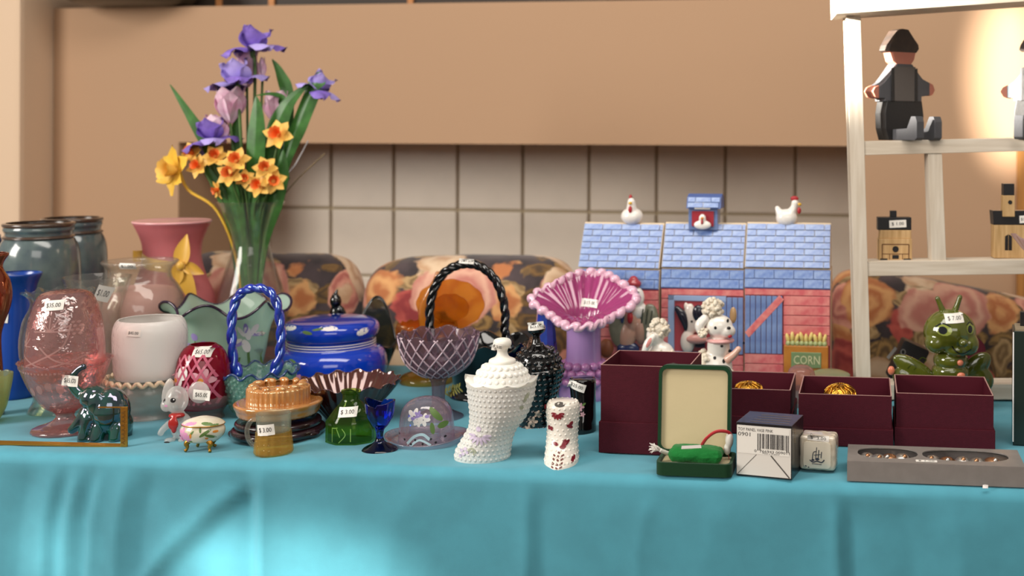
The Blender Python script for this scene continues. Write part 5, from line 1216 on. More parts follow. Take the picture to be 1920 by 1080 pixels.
# ------------------------------------------------------------------ poodles
M_pw = paint_mat('poodle_white_glaze', '#efe8de', .18, coat=.5); M_pf_ = paint_mat('poodle_curls', '#e6dac6', .45, bump=.9, bscale=420)
t = Thing('poodle_figurine', 'white china poodle facing right with black spots on its coat', 'figurine', 1346, 756)
b = t.blob('body', M_pw, [(1348, 611, -4, 26, 22, 20), (1362, 619, -10, 17, 13, 14), (1347, 650, 0, 22, 28, 18), (1340, 690, 2, 34, 34, 24), (1350, 735, 2, 30, 24, 24), (1322, 746, 0, 14, 10, 14), (1372, 746, -4, 12, 10, 12)], 2, 4)
def curls(name, spots, sp=5, cr_n=26, seed=1, parent=None):
    rnd = random.Random(seed); mb = MB()
    for x, y, d, rx, rz, ry in spots:
        mb.ell(t.p(x, y, d), (rx * .9, ry * .9, rz * .9))
        for i in range(cr_n):
            a = rnd.random() * 2 * PI; z = rnd.uniform(-1, 1); q = math.sqrt(1 - z * z)
            mb.ell(t.p(x + rx * q * cos(a), y - rz * z, d + ry * q * sin(a)), rnd.uniform(.7, 1.2) * sp, 6, 5)
    return t.part(name, mb, M_pf_)
curls('topknot', [(1336, 578, -2, 19, 17, 16)], 4.5, 60, 1); curls('chest_fur', [(1322, 682, 0, 18, 24, 20), (1350, 700, -12, 26, 10, 14)], 4.5, 60, 2)
t.blob('ear', M_pw, [[(1322, 596, -8, 9), (1312, 608, -10, 10), (1314, 620, -10, 8)]], 1.6, 3); curls('ear_fur', [(1318, 622, -14, 10, 8, 8)], 3, 24, 3)
t.blob('far_ear', paint_mat('tan_ear_glaze', '#c09a6c', .3, coat=.3), [(1374, 592, 8, 7, 16, 6)], 1.6, 3)
t.mark('eyes', [b], M_blk, [('e', 1341, 611, 2.6, 3, 0), ('e', 1364, 599, 2.4, 3.2, 0)], off=.4); t.blob('nose', M_blk, [(1366, 611, -24, 4, 3, 4)], 1, 2); t.blob('tongue', M_red, [(1368, 627, -20, 4, 3.5, 3)], 1, 2)
t.lathe('collar', paint_mat('pink_collar', '#d8a09c', .3, coat=.3), [(24, 641), (27, 638), (24, 634)], 0, cx=1350, sm=2)
t.mark('spots', [b], M_blk, [('e', 1353, 646, 3, 2.4, 0), ('e', 1368, 657, 3, 3, 0), ('e', 1357, 674, 3, 4, 0), ('e', 1340, 668, 3, 3, 0), ('e', 1394, 643, 2, 3, 0)], off=.4)
t.blob('shaded_flank', paint_mat('flank_shade_tan', '#dcb09c', .25, coat=.3), [[(1364, 672, -8, 9), (1376, 662, -12, 7), (1384, 652, -14, 6)]], 1.6, 3)  # added limb shape; its tan stands for shade on the body's right side
t = Thing('lamb_figurine', 'white curly china lamb with a pink ear peeking over the burgundy box', 'figurine', 1232, 752)
t.blob('body', M_pw, [(1240, 668, 0, 26, 28, 20), (1240, 710, 0, 32, 36, 24), (1228, 630, 0, 17, 20, 15), (1236, 745, 0, 28, 10, 24)], 2, 4)
curls('head_curls', [(1234, 616, -2, 19, 17, 15)], 4.5, 60, 4); curls('coat_curls', [(1240, 668, -2, 24, 20, 18)], 4.5, 60, 5)
er = t.blob('ear', M_pw, [[(1226, 628, -18, 6), (1216, 640, -20, 8), (1209, 656, -20, 6)]], 1.6, 3); t.mark('ear_inside', [er], paint_mat('ear_pink', '#d88c84', .4), [('e', 1218, 638, 3.5, 10, 25)], off=.4)

# ------------------------------------------------------------------ burgundy gift boxes
M_bur = paint_mat('burgundy_card', '#48101d', .7, bump=.25, bscale=900, var=.06, vscale=200, spec=.2); M_buri = paint_mat('burgundy_lining', '#4c1220', .6, spec=.2); M_edge = paint_mat('card_edge', '#a88078', .7)
def gift_box(label, x0, x1, yf, yr, ys, rz=0, depth=None):
    """front bottom row yf, rim row yr, seam row ys"""
    cx = (x0 + x1) / 2; t = Thing('gift_box', label, 'box', cx, yf, 'open burgundy gift boxes', rz); w2 = (x1 - x0) / 2; D = depth or (x1 - x0) * .95
    q = t.by - yr; sz = t.by - ys; th = 2.2
    t.part('base', MB().box(-w2 - 3, w2 + 3, -3, D + 3, 0, sz), M_bur, smooth=False, bevel=.8)
    for nm, a in (('front_wall', (-w2, w2, 0, th)), ('rear_wall', (-w2, w2, D - th, D)), ('left_wall', (-w2, -w2 + th, th, D - th)), ('right_wall', (w2 - th, w2, th, D - th))):
        wl = t.part(nm, MB().box(*a, sz, q - .8), M_bur if nm == 'front_wall' else M_buri, smooth=False, bevel=.3); t.part('card_edge', MB().box(*a, q - .8, q), M_edge, wl, smooth=False)
    return t
gift_box('tall burgundy gift box on the left behind the green velvet case', 1124, 1292, 851, 686, 793, TYAW - .02, 150)
gift_box('burgundy gift box in the middle, half hidden by the green velvet case', 1312, 1482, 812, 729, 780, TYAW)
gift_box('burgundy gift box holding a gold ornament behind the glazed white cube', 1497, 1671, 836, 740, 803, TYAW)
gift_box('rightmost burgundy gift box behind the silver window box', 1681, 1861, 839, 739, 804, TYAW)
M_gor = paint_mat('gold_ornament', '#d09a3c', .25, metal=.95, bump=.6, bscale=400)
for lab, x, yb, yf, w2 in (('gold filigree dome ornament inside the burgundy box behind the white cube', 1575, 720, 836, 30), ('gold dome ornament inside the half hidden burgundy box', 1403, 716, 812, 26)):
    Yc = on_z(x, yf).y + .055; t = Thing('gold_ornament', lab, 'ornament', x, 760, 'gold ornaments in the gift boxes', Y=Yc, Z=T + .03); t.by = 760; zt = (on_y(x, yb, Yc).z - T - .03) / t.k
    mb = MB()
    mb.lathe(cr([(w2 * .9, 0), (w2, zt * .5), (w2 * .9, zt * .72), (w2 * .6, zt * .9), (.6, zt * .96)], 5), 32, cap0=True); t.part('dome', mb, M_gor)
    mb = MB()
    for j in range(12):
        a = 2 * PI * j / 12; mb.tube(cr([(w2 * 1.03 * cos(a), w2 * 1.03 * sin(a), zt * .55), (w2 * .95 * cos(a + .25), w2 * .95 * sin(a + .25), zt * .75), (w2 * .6 * cos(a), w2 * .6 * sin(a), zt * .93), (w2 * .2 * cos(a + .2), w2 * .2 * sin(a + .2), zt)], 4), 1.6, 6)
    t.part('filigree', mb, M_gor)
t = Thing('silver_ornament', 'silvery ornament lying inside the tall burgundy box', 'ornament', 1262, 800, Y=on_z(1262, 851).y + .075, Z=T + .028); zt = (on_y(1262, 680, t.root.location.y).z - T - .028) / t.k; t.by = 800
t.part('body', MB().lathe(cr([(20, 0), (24, zt * .5), (22, zt * .8), (16, zt * .94), (.6, zt)], 5), 24), paint_mat('silver_metal', '#a8a49c', .25, metal=.9))

# ------------------------------------------------------------------ green velvet case, printed carton, cube, window box
t = Thing('jewelry_case', 'open green velvet jewellery case lined with cream satin', 'jewellery case', 1300, 893, rz=TYAW)
M_gv = paint_mat('green_velvet', '#12381f', .8, sheen=.08, spec=.2, bump=.2, bscale=1500); M_satn = paint_mat('cream_satin', '#c8b890', .45, sheen=.3, bump=.3, bscale=40)
def rrect(w2, h0, h1, r, n=6, top_only=False):
    P = []
    for cx, cz, a0 in ((w2 - r, h1 - r, 0), (-w2 + r, h1 - r, 90), (-w2 + r, h0 + r, 180), (w2 - r, h0 + r, 270)):
        rr = r if not (top_only and a0 >= 180) else .5
        if top_only and a0 >= 180: cx = math.copysign(w2 - .5, cx); cz = h0 + .5
        for i in range(n + 1): a = math.radians(a0 + 90 * i / n); P.append((cx + rr * cos(a), cz + rr * sin(a)))
    return P
def tray(outer, inner, d_out, d_in, mat):
    """frame in the x-z plane: outer and inner outlines with the same count"""
    n = len(outer); v = [(x, 0, z) for x, z in outer] + [(x, 0, z) for x, z in inner] + [(x, d_out, z) for x, z in outer] + [(x, d_in, z) for x, z in inner]; f = []
    for i in range(n):
        j = (i + 1) % n; f += [(i, j, j + n, i + n), (i, i + 2 * n, j + 2 * n, j), (i + n, j + n, j + 3 * n, i + 3 * n)]
    f += [tuple(range(2 * n, 3 * n)), tuple(range(3 * n, 4 * n))[::-1]]; return MB().add(v, f)
def place(mb, rx, off):
    m = Matrix.Rotation(rx, 3, 'X')
    for i, v in enumerate(mb.v): mb.v[i] = m @ v + V3(off)
    return mb
LH = 168
lidm = place(tray(rrect(71, 0, LH, 16), rrect(65, 6, LH - 7, 12), 22, 15, M_gv), math.radians(-5), (-11, 76, 22)); t.part('lid', lidm, M_gv, smooth='auto')
ln = place(MB().prism(rrect(65.5, 6, LH - 6.5, 12), 6, 15.2), math.radians(-5), (-11, 76, 22)); t.part('satin_lining', ln, M_satn, smooth='auto')
bs = place(tray(rrect(72, 0, 92, 14), rrect(66, 6, 86, 10), 24, 10, M_gv), math.radians(-90), (0, -2, 24)); t.part('base', bs, M_gv, smooth='auto')
ln = place(MB().prism(rrect(66.5, 5.5, 86.5, 10), 8, 10.2), math.radians(-90), (0, -2, 24)); t.part('base_lining', ln, M_satn, smooth='auto')
KJ = t
def soft_box(t, name, mat, x0, x1, y0, y1, z0, z1, bev, disp, ns):
    """stuffed block: rounded, slightly lumpy"""
    me = mesh_of(name, MB().box(x0, x1, y0, y1, z0, z1), t.k, mat, False, 0)
    def su(o):
        m = o.modifiers.new('b', 'BEVEL'); m.width = bev * t.k; m.segments = 3
        m = o.modifiers.new('s', 'SUBSURF'); m.levels = 3
        tx = bpy.data.textures.new('lumps', 'CLOUDS'); tx.noise_scale = ns
        m = o.modifiers.new('d', 'DISPLACE'); m.texture = tx; m.strength = disp * t.k
    me = evaluated(me, su); me.transform(Matrix.Rotation(t.rz, 4, 'Z')); me.shade_smooth(); return link(name, me, t.root)
def at_case(name, lab, cat, z):
    q = Thing(name, lab, cat, 1300, 893, rz=TYAW); q.root.location.z = T + z * KJ.k; return q
t = at_case('velvet_pouch', 'small bright green velvet drawstring pouch in the jewellery case', 'pouch', 15)
M_pv = paint_mat('bright_green_velvet', '#14702e', .8, sheen=.1, spec=.2, bump=.5, bscale=300)
b = soft_box(t, 'pouch', M_pv, -52, 52, 8, 62, 2, 33, 15, 7, .014)
t.mark('label_patch', [b], M_whitep, [('q', [(1278, 851), (1314, 849), (1315, 855), (1277, 857)])], off=.6)
t = at_case('cotton_tassel', 'white cotton cord end with a frayed tassel on the left of the case', 'cord', 0)
mb = MB().tube(cr([(-38, 46, 36), (-50, 40, 30), (-62, 30, 36), (-68, 26, 40)], 6), 4, 8); b = t.part('twisted_end', mb, paint_mat('white_cotton', '#d9d4cc', .9))
rnd = random.Random(5); mb = MB()
for i in range(26):
    e = V3((-84 + rnd.uniform(-5, 5), 22 + rnd.uniform(-8, 8), 46 + rnd.uniform(-10, 9))); mb.tube([(-64, 28, 38), (-73, 25, 43 + rnd.uniform(-4, 4)), e], [2.4, 1.6, .6], 5)
t.part('fringe', mb, MATS['white_cotton'], kind='stuff')
t = at_case('red_ribbon', 'thin red ribbon loop rising over the green pouch', 'ribbon', 0)
t.part('loop', MB().tube(cr([(4, 60, 34), (8, 50, 44), (20, 42, 62), (38, 44, 74), (58, 52, 72), (66, 58, 62)], 8), 3.2, 8, flat=.3), paint_mat('red_ribbon', '#c02832', .4, sheen=.3))
t = at_case('red_ribbon', 'short red ribbon end lying on the satin behind the pouch', 'ribbon', 0)
t.part('tail', MB().tube(cr([(28, 58, 36), (42, 62, 38), (56, 66, 30), (60, 62, 18)], 6), 2.6, 8, flat=.3), MATS['red_ribbon'])
t = at_case('cotton_tuft', 'white cotton tuft tucked in the right corner of the case', 'cotton', 0)
t.blob('tuft', MATS['white_cotton'], [(1361, 838, 58, 8, 16, 8), (1357, 856, 60, 7, 12, 8)], 2, 3)

t = Thing('printed_carton', 'small black and white carton with a barcode label', 'carton', 1432, 895, rz=math.radians(-17))
M_cb2 = paint_mat('black_card', '#17161a', .3, coat=.3); M_cw = paint_mat('white_card', '#d9d4cc', .5); M_lab = paint_mat('glossy_label', '#e6e2da', .25, coat=.3)
W2, HT, DP = 54, 100, 92
t.part('carton_body', MB().box(-W2, W2, 0, DP, 0, HT), M_cb2, smooth=False, bevel=1)
fr = t.part('end_flap', MB().box(-W2 + 1.5, W2 - 1.5, -1.2, .2, 2.5, HT - 5), M_cw, smooth=False)
# front marks are drawn on the flap in its own plane
def flat_mark(t, name, mat, boxes, off, texts=(), parent=None):
    mb = MB()
    for x0, x1, z0, z1 in boxes: mb.add([(x0, off, z0), (x1, off, z0), (x1, off, z1), (x0, off, z1)], [(0, 1, 2, 3)])
    for body, cx, cz, hw, hh in texts:
        tv, fs = text_mesh(body); mb.add([(cx + x * hw, off, cz + y * hh) for x, y in tv], fs)
    return t.part(name, mb, mat, parent, smooth=False)
lb = flat_mark(t, 'barcode_label', M_lab, [(-W2 + 3, W2 - 4, 43, 93)], -1.6)
rnd = random.Random(11); x = -12; bars = []
while x < 48:
    w_ = rnd.choice((.8, .8, 1.3, 1.9, 2.6)); bars.append((x, min(x + w_, 48.5), 54, 82)); x += w_ + rnd.choice((.9, .9, 1.4, 2.0))
bars = [q if i > 1 and i < len(bars) - 2 else (q[0], q[1], 50, 82) for i, q in enumerate(bars)]
flat_mark(t, 'barcode', M_ink, bars, -1.9, parent=lb)
flat_mark(t, 'label_print', M_ink, [], -1.9, [('TOY PANEL VASE PINK', -16, 88, 34, 2.9), ('0901', -38, 79, 12, 3.6), ('0  766943 009011', 16, 49, 34, 2.5), ('Made in England', 14, 45, 16, 1.3)], parent=lb)
sm_ = MB()
for a, b2, w_ in (((-W2 + 3, 3), (-14, 42), .5), ((W2 - 4, 3), (14, 42), 1.2)):
    d = V3((b2[0] - a[0], 0, b2[1] - a[1])).normalized(); nn = V3((-d.z, 0, d.x)) * w_; A, B = V3((a[0], -1.5, a[1])), V3((b2[0], -1.5, b2[1])); sm_.add([A + nn, B + nn, B - nn, A - nn], [(0, 1, 2, 3)])
t.part('flap_fold', sm_, paint_mat('fold_line_ink', '#4a4440', .7), smooth=False)
mb = MB()
for i in range(4): mb.add([(-30 + i * 2, 12 + i * 18, HT + .3), (46 - i * 3, 12 + i * 18, HT + .3), (46 - i * 3, 14 + i * 18, HT + .3), (-30 + i * 2, 14 + i * 18, HT + .3)], [(0, 1, 2, 3)])
t.part('gilt_print', mb, paint_mat('gilt_print', '#a08a4c', .3, metal=.6), smooth=False)
mb = MB()
for i in range(7): mb.add([(W2 + .3, 20, 90 - i * 4), (W2 + .3, 24, 90 - i * 4), (W2 + .3, 24, 88 - i * 4), (W2 + .3, 20, 88 - i * 4)], [(0, 1, 2, 3)])
t.part('side_print', mb, MATS['gilt_print'], smooth=False)

t = Thing('glazed_cube', 'small glazed white cube figurine lying with its stamped base forward', 'figurine', 1532, 886, rz=math.radians(-12))
M_gc = paint_mat('cream_glaze', '#d8ccb8', .15, coat=.6, var=.06, vscale=60)
b = soft_box(t, 'body', M_gc, -35, 35, 0, 52, 2, 68, 9, 2.6, .008)
bsq = t.part('base_panel', MB().prism(rrect(26, 8, 58, 8), -2.5, 1), paint_mat('cream_base_glaze', '#e6dcc8', .15, coat=.6), smooth='auto', bevel=1)
M_st = paint_mat('stamp_blue_ink', '#343c4c', .5)
t.mark('stamp', [bsq], M_st, [('l', [(1518, 862), (1524, 866), (1532, 864), (1540, 866), (1545, 861)], 2.2), ('l', [(1523, 860), (1525, 848), (1531, 846)], 1.6), ('l', [(1529, 858), (1531, 838)], 1.4), ('l', [(1534, 858), (1535, 843)], 1.6), ('l', [(1539, 858), (1540, 846)], 1.6), ('l', [(1526, 853), (1538, 851)], 1.4), ('l', [(1522, 869), (1540, 870)], 1.2), ('e', 1524, 862, 3, 2, 0), ('e', 1532, 860, 4, 2.5, 0), ('e', 1511, 874, 2, 1, 20), ('e', 1516, 876, 1.5, 1, 0)], off=.4)
t.tag([b], 1534, 822, 40, 10, 3, '$  3.00')

t = Thing('window_box', 'flat silver-grey cardboard box with two cut-out windows at the front right edge', 'box', 1754, 908, rz=TYAW)
M_gy = paint_mat('silver_card', '#8c8682', .4, var=.05, vscale=80, metal=.25); M_in = paint_mat('dark_box_inside', '#241c1a', .7)
W2, HT, DP = 165, 38, 120
def wb():
    outer = mesh_of('work_a', MB().box(-W2, W2, 0, DP, 0, HT), t.k)
    cut = MB(); cut.box(-W2 + 3, W2 - 3, 3, DP - 3, 3, HT - 2)
    def hole(cx, cy, rx, ry, n=28):
        rows = [[(cx + rx * math.copysign(abs(cos(2 * PI * j / n)) ** .8, cos(2 * PI * j / n)), cy + ry * math.copysign(abs(sin(2 * PI * j / n)) ** .8, sin(2 * PI * j / n)), z) for j in range(n)] for z in (HT - 8, HT + 8)]
        cut2 = MB().grid(rows, True, True, True); return cut2
    hs = [hole(-88, 66, 58, 38), hole(60, 66, 82, 40)]
    objs = []
    for m in [cut] + hs:
        o = bpy.data.objects.new('work_c', mesh_of('work_c', m, t.k)); COL.objects.link(o); objs.append(o)
    def su(o):
        for c in objs: m = o.modifiers.new('b', 'BOOLEAN'); m.operation = 'DIFFERENCE'; m.object = c; m.solver = 'EXACT'
    me = evaluated(outer, su)
    for o in objs: bpy.data.objects.remove(o)
    me.transform(Matrix.Rotation(t.rz, 4, 'Z')); me.shade_flat(); me.materials.clear(); me.materials.append(M_gy); me.name = 'carton'; return link('carton', me, t.root)
wbo = wb()
t.part('inner_tray', MB().box(-W2 + 3.5, W2 - 3.5, 3.5, DP - 3.5, 3, 16), M_in, smooth=False)
t.part('window_film', MB().box(-W2 + 4, W2 - 4, 4, DP - 4, HT - 3.2, HT - 2.4), thin('window_film', '#ffffff', 0, refl=.1), smooth=False)
WBT = t
lbm = MB(); lbm.add([(-36, 10, HT + .4), (4, 10, HT + .4), (4, 24, HT + .4), (-36, 24, HT + .4)], [(0, 1, 2, 3)]); pt = t.part('price_tag', lbm, M_tag, smooth=False, label='white paper price sticker')
tv, fs = text_mesh('$ 1.00'); lbm = MB().add([(-16 + x * 15, 17 + y * 4, HT + .7) for x, y in tv], fs); t.part('price_print', lbm, M_ink, pt, smooth=False)
M_sil = paint_mat('bright_silver', '#dcd8d2', .3, metal=1); M_cop = paint_mat('copper_metal', '#c8946c', .3, metal=1)
rnd = random.Random(3)
places = [('left', -128, 60), ('left', -106, 52), ('left', -84, 58), ('left', -60, 62), ('right', -2, 58), ('right', 26, 50), ('right', 56, 56), ('right', 84, 52), ('right', 112, 58)]
NTH = ['leftmost', 'second from the left', 'third from the left', 'rightmost', 'leftmost', 'second from the left', 'middle one', 'second from the right', 'rightmost']
for i, (side, x, y) in enumerate(places):
    lab = 'small %s trinket under the %s window of the flat grey box, %s' % ('copper' if i % 3 == 2 else 'silvery', side, NTH[i])
    c = Thing('trinket', lab, 'trinket', 1754, 908, 'trinkets under the %s window of the flat grey box' % side); q = Matrix.Rotation(TYAW, 3, 'Z') @ V3((x, y + 16, 0)) * c.k; c.root.location += q; c.root.location.z = T + 16.3 * c.k
    mb = MB().lathe(cr([(9, 0), (11, 4), (9, 9), (11, 12), (8, 17), (4, 20), (.6, 21)], 3), 14); mb.rot(Matrix.Rotation(rnd.random() * 6, 3, 'Z')); mb.v = [V3((v.x * 1.5, v.y * 1.5, v.z * .86)) for v in mb.v]; c.part('body', mb, M_cop if i % 3 == 2 else M_sil)
    c.part('knob', MB().ell((rnd.uniform(-6, 6), -9, 14), (5, 5, 5), 8, 6), M_sil if i % 3 == 2 else M_cop)
t = Thing('paper_scrap', 'tiny torn white paper scrap at the front foot of the grey box', 'paper scrap', 1848, 917)
t.root.location += EN * -.003
t.part('scrap', MB().add([(-5, 0, 0), (5, 0, 0), (6, 3, 5), (0, 2, 6), (-4, 3, 5), (-5, 1, .0), (5, 1, 0), (6, 4, 5), (0, 3, 6), (-4, 4, 5)], [(0, 1, 2, 3, 4), (9, 8, 7, 6, 5), (0, 5, 6, 1), (1, 6, 7, 2), (2, 7, 8, 3), (3, 8, 9, 4), (4, 9, 5, 0)]), M_whitep, smooth=False)

# ------------------------------------------------------------------ back right: bug jar, odd boxes
t = Thing('bug_jar', 'green glazed smiling bug cookie jar with two antennae and wings', 'cookie jar', 1782, 768)
M_bug = paint_mat('olive_green_glaze', '#5c6220', .08, coat=.8, col2='#484c18', vscale=25)
b = t.blob('head', M_bug, [(1780, 622, 0, 50, 43, 44), (1752, 640, -14, 22, 20, 24), (1812, 642, -14, 20, 22, 24), (1790, 652, -20, 24, 14, 20)], 2.4, 5)
t.blob('antenna', M_bug, [[(1768, 586, 0, 7), (1762, 572, 0, 5.5), (1757, 560, 0, 5)]], 1.6, 3); t.blob('antenna', M_bug, [[(1788, 586, 0, 7), (1794, 572, 0, 5.5), (1799, 557, 0, 5)]], 1.6, 3)
nb = t.lathe('body', M_bug, [(44, 768), (46, 755), (40, 735), (36, 722), (34, 712), (33, 706), (35, 700), (34, 690), (30, 685), (32, 678), (31, 668), (24, 660)], 0, cap1=True)
wg = t.blob('wing', M_bug, [(1714, 692, 2, 46, 18, 10, -30), (1700, 712, 0, 30, 22, 9, -36)], 2.2, 4); t.blob('wing', M_bug, [(1832, 690, 14, 36, 20, 10, 42), (1842, 714, 12, 24, 26, 9, 30)], 2.2, 4)
t.blob('wing_tip_rose', paint_mat('coral_glaze', '#d87c5c', .2, coat=.4), [(1670, 694, -6, 7, 9, 4)], 1.6, 2)
t.blob('nose', M_bug, [(1796, 634, -50, 9, 8, 10)], 1.6, 2)
M_eyed = paint_mat('eye_dark', '#14181c', .1, coat=.5)
t.marks('eye_white', [b], paint_mat('eye_olive', '#8a9440', .15, coat=.5), [('e', 1762, 612, 15, 11, 10), ('e', 1813, 611, 8, 10, 0)], off=.5); t.marks('eye', [b], M_eyed, [('e', 1760, 613, 8, 7, 0), ('e', 1812, 612, 5, 7, 0)], off=.9)
t.marks('lash', [b], M_eyed, [('l', [(1748, 608), (1760, 601), (1774, 606)], 2.4), ('l', [(1806, 604), (1813, 600), (1820, 606)], 2.2), ('l', [(1777, 642), (1786, 653), (1800, 656), (1813, 648)], 2)], off=.9)
t.blob('button', MATS['coral_glaze'], [(1794, 674, -32, 6, 6, 4)], 1.4, 2); t.blob('button', MATS['coral_glaze'], [(1795, 697, -35, 8, 6, 4)], 1.4, 2)
t.mark('wing_scrolls', [wg], paint_mat('dark_scroll', '#3c4614', .2, coat=.4), [('l', [(1700, 690), (1708, 682), (1716, 686), (1712, 692)], 1.6), ('l', [(1720, 678), (1728, 670), (1736, 674), (1732, 680)], 1.6), ('l', [(1684, 700), (1690, 694), (1698, 698)], 1.6)], off=.5)
t.tag([b], 1783, 592, 35, 16, -3, '$ 7.00')
t = Thing('round_box', 'round-topped burgundy box standing behind the green bug jar', 'box', 1822, 744)
t.part('body', MB().prism(rrect(29, 0, 110, 26, 6, True), 14, 60), M_bur, smooth='auto', bevel=1)
t = Thing('black_case', 'small black case with a pale trim beside the green bug jar', 'case', 1688, 728)
mb = MB().prism(rrect(26, 0, 78, 5), 0, 40); mb.rot(Matrix.Rotation(math.radians(24), 3, 'Y'), (0, 0, 0)); mz = min(v.z for v in mb.v)
for i in range(len(mb.v)): mb.v[i].z -= mz
b = t.part('body', mb, paint_mat('black_leatherette', '#1e1c1e', .45), smooth='auto', bevel=1)
t.mark('pale_trim', [b], paint_mat('grey_trim', '#8c8a88', .4), [('l', [(1664, 672), (1680, 652)], 6), ('e', 1693, 660, 5, 6, 0)], off=.6); t.mark('trim_hole', [b], M_blk, [('e', 1693, 660, 3, 4, 0)], off=.9)
t = Thing('pink_glass_dish', 'pale pink glass dish standing on edge between two burgundy boxes', 'dish', 1502, 760)
t.lathe('body', thin('blush_glass', '#e8c4bc', .55, '#d8a8a0', rough=.1), [(18, 764), (24, 740), (27, 715), (24, 695), (14, 686), (.8, 684)], 0)
t = Thing('sage_dish', 'grey-green lidded dish low behind the burgundy box with the ornament', 'dish', 1556, 748)
t.lathe('body', paint_mat('sage_glaze', '#6c7050', .3, coat=.4), [(30, 750), (34, 740), (36, 720), (36, 706)], 0, cap1=True); t.lathe('lid', paint_mat('sage_lid_glaze', '#7c8060', .3, coat=.4), [(37, 706), (37, 701), (26, 696), (10, 693), (.8, 692)], 0)
t = Thing('green_carton', 'tall dark green carton at the right edge with a frayed corner', 'carton', 1932, 836, rz=math.radians(-12))
M_dg = paint_mat('dark_green_card', '#12211a', .35, coat=.2); b = t.part('carton_body', MB().box(-32, 60, 0, 80, 0, 214), M_dg, smooth=False, bevel=1)
t.part('kraft_top', MB().box(-28, 58, 4, 78, 214, 217), paint_mat('kraft_card', '#8c7c64', .8), smooth=False); t.part('worn_edge', MB().box(-33, -30.5, -1, .5, 6, 212), M_whitep, smooth=False, bevel=.4)
t.part('black_tab', MB().box(-18, 2, 44, 60, 216, 244), M_blk, smooth=False, bevel=1)

# ------------------------------------------------------------------ things on the shelf
def shelf_z(x, y): return on_y(x, y, SY).z
M_dgrey = paint_mat('charcoal_wood_paint', '#4c4c50', .6, bump=.15, bscale=300); M_dblk = paint_mat('black_wood_paint', '#1c1a1a', .55, bump=.15, bscale=300); M_skin = paint_mat('rosy_wood_paint', '#b4705c', .6); M_hat = wood('brown_hat_wood', '#3a2a20', '#241a14', (30, 30, 30), .6); M_shirt = paint_mat('grey_shirt_paint', '#5a5450', .65, bump=.1, bscale=300); M_blue = paint_mat('blue_grey_paint', '#76848c', .6)
def doll(label, x, yb, body_mat, rz, flip=1, sk=1.0):
    t = Thing('wooden_doll', label, 'doll', x, yb, 'cut-out wooden dolls sitting on the upper shelf', Y=SY + .028, Z=shelf_z(x, yb)); t.by = yb; t.rz = rz
    c = 1 / cos(rz) * flip; X = lambda v: (v - 1692) * c; Zc = lambda y: 262 - y; TH = 30
    def pl(name, pts, d0, d1, mat, sm=True): return t.part(name, MB().prism([(X(a), Zc(b2)) for a, b2 in pts], d0, d1), mat, smooth=False, bevel=1.2)
    pl('hat', [(1664, 94), (1667, 84), (1676, 68), (1684, 56), (1692, 53), (1704, 54), (1714, 68), (1725, 82), (1726, 90), (1721, 97), (1668, 97)], 0, TH, M_hat)
    pl('face', [(1672, 96), (1720, 96), (1717, 110), (1710, 120), (1698, 124), (1686, 122), (1677, 114)], 1, TH - 1, M_skin)
    pl('torso', [(1682, 119), (1712, 119), (1722, 132), (1734, 146), (1749, 153), (1749, 176), (1735, 179), (1732, 179), (1732, 190), (1656, 190), (1656, 184), (1645, 184), (1645, 162), (1656, 154), (1670, 136)], 0, TH, body_mat)
    for a, b2 in ((1645, 1633), (1749, 1761)): pl('hand', [(a, 160 if a == 1645 else 152), (b2 + (4 if b2 < a else -4), 164 if a == 1645 else 156), (b2, 172 if a == 1645 else 167), (b2 + (5 if b2 < a else -5), 182 if a == 1645 else 176), (a, 185 if a == 1645 else 178)], 1, TH - 1, M_skin)
    pl('trousers', [(1661, 188), (1732, 188), (1736, 216), (1734, 240), (1728, 262), (1664, 262), (1658, 240), (1657, 212)], -.5, TH + .5, M_dblk)
    pl('shirt_front', [(1674, 124), (1718, 124), (1718, 189), (1674, 189)], -1.2, 0, M_shirt)
    for a in (1668, 1716): pl('brace', [(a, 128), (a + 6, 126), (a + 7, 190), (a, 190)], -2, 0, M_dblk)
    for a in (1679, 1716):
        lg = MB().add([(X(a) - 9, q, z) for q, z in ((0, 0), (0, 20), (-40, 22), (-52, 44), (-64, 44), (-68, 34), (-68, 4), (-62, 0))] + [(X(a) + 9, q, z) for q, z in ((0, 0), (0, 20), (-40, 22), (-52, 44), (-64, 44), (-68, 34), (-68, 4), (-62, 0))], [tuple(range(8)), tuple(range(15, 7, -1))] + [(i, i + 8, (i + 1) % 8 + 8, (i + 1) % 8) for i in range(8)])
        t.part('leg', lg, M_dgrey, smooth=False, bevel=1.5)
    return t
doll('wooden doll with a brown cap and charcoal clothes on the upper shelf', 1692, 263, M_dgrey, math.radians(32))
doll('second wooden doll with a blue-grey top cut off by the right edge', 1941, 261, M_blue, math.radians(-28))
M_bw = wood('birch_wood', '#c8a474', '#a88452', (60, 60, 6), .6); M_scorch = paint_mat('scorched_brown', '#6a4424', .7)
t = Thing('wooden_house', 'little wooden block house with a black roof on the left of the lower shelf', 'toy house', 1679, 490, 'little wooden houses on the lower shelf', Y=SY + .02, Z=shelf_z(1679, 491)); t.by = 490
b = t.part('front', MB().box(-31, 31, 0, 30, 0, 40), M_bw, smooth=False, bevel=1)
t.part('step', MB().prism([(-30, 40), (30, 40), (30, 56), (-28, 56)], 4, 30), M_bw, smooth=False, bevel=1); r_ = t.part('roof', MB().box(-32, 31, 8, 32, 56, 80), M_blk, smooth=False, bevel=1); t.part('chimney', MB().box(-8, 4, 14, 26, 80, 92), M_blk, smooth=False, bevel=.6)
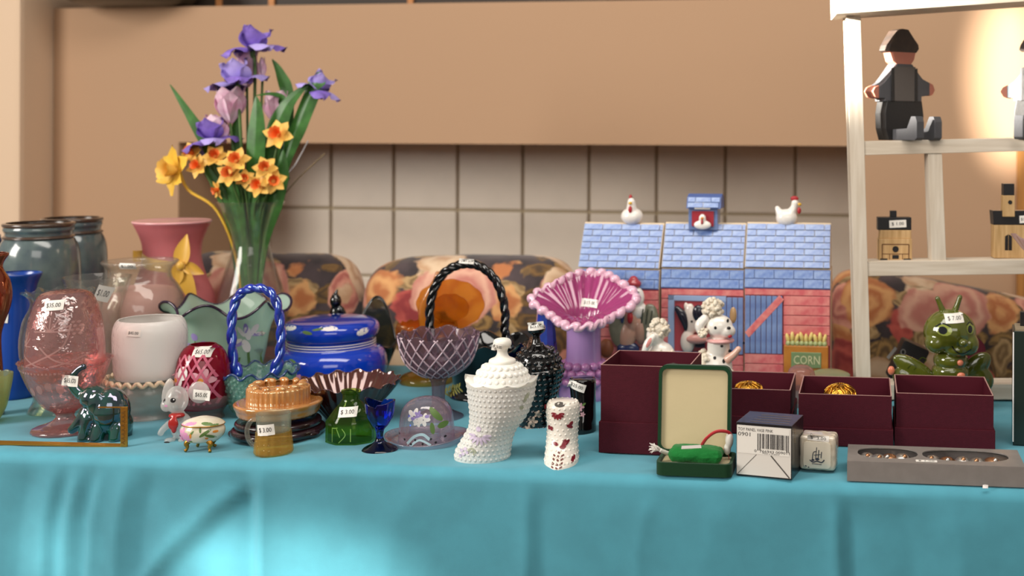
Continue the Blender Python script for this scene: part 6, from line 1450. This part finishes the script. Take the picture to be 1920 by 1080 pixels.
t.mark('burnt_lines', [b], M_scorch, [('l', [(1654, 460), (1704, 460)], 2), ('l', [(1654, 460), (1654, 488)], 2), ('l', [(1704, 460), (1704, 488)], 2), ('l', [(1654, 478), (1704, 478)], 1.4), ('l', [(1668, 478), (1668, 488)], 1.2), ('l', [(1692, 478), (1692, 488)], 1.2)], off=.3)
t.mark('openings', [b], M_blk, [('e', 1679, 469, 6, 6, 0), ('q', [(1673, 480), (1685, 480), (1685, 487), (1673, 487)]), ('l', [(1650, 488), (1664, 488)], 3), ('l', [(1694, 488), (1708, 488)], 3)], off=.5)
t.tag([r_], 1684, 422, 32, 14, -3, '$ 1.00')
t = Thing('wooden_house', 'wooden block church with a black roof and steeple at the right edge', 'toy house', 1906, 487, 'little wooden houses on the lower shelf', Y=SY + .02, Z=shelf_z(1906, 487)); t.by = 487
b = t.part('front', MB().box(-42, 60, 0, 30, 0, 62), M_bw, smooth=False, bevel=1); r_ = t.part('roof', MB().prism([(-42, 62), (60, 62), (60, 89), (-44, 89)], 4, 34), M_blk, smooth=False, bevel=1)
st = t.part('steeple', MB().box(-26, -4, -2, 18, 78, 118), M_bw, smooth=False, bevel=.8); t.part('steeple_cap', MB().box(-25, -5, -2, 18, 118, 140), M_blk, smooth=False, bevel=.8)
t.mark('steeple_hole', [st], M_blk, [('e', 1893, 382, 4, 4, 0)], off=.5); t.mark('windows', [b], M_blk, [('q', [(1884, 446), (1890, 442), (1890, 472), (1884, 472)]), ('q', [(1891, 442), (1897, 446), (1897, 472), (1891, 472)])], off=.5)
t.tag([r_], 1921, 414, 18, 14, -3, '$1.00')
t = Thing('shell_dish', 'white and pink shell-like glass rim at the right edge in front of the wooden church', 'dish', 1950, 512, Y=1.62, Z=T)
zt = (on_y(1950, 500, 1.62).z - T) / t.k; t.by = 500 + zt
def shl(a, t_, r, z): return r * (1 + .15 * t_ * cos(3 * a)), z + 20 * t_ ** 2 * cos(a - PI)
t.lathe('body', thin('shell_glass', '#ecd8d8', .6, '#e6d0d0', rough=.08), [(30, 500 + zt), (32, 494 + zt), (14, 500 + zt * .85), (10, 500 + zt * .4), (16, 500), (36, 478), (56, 458)], 2.5, n=72, fn=shl)
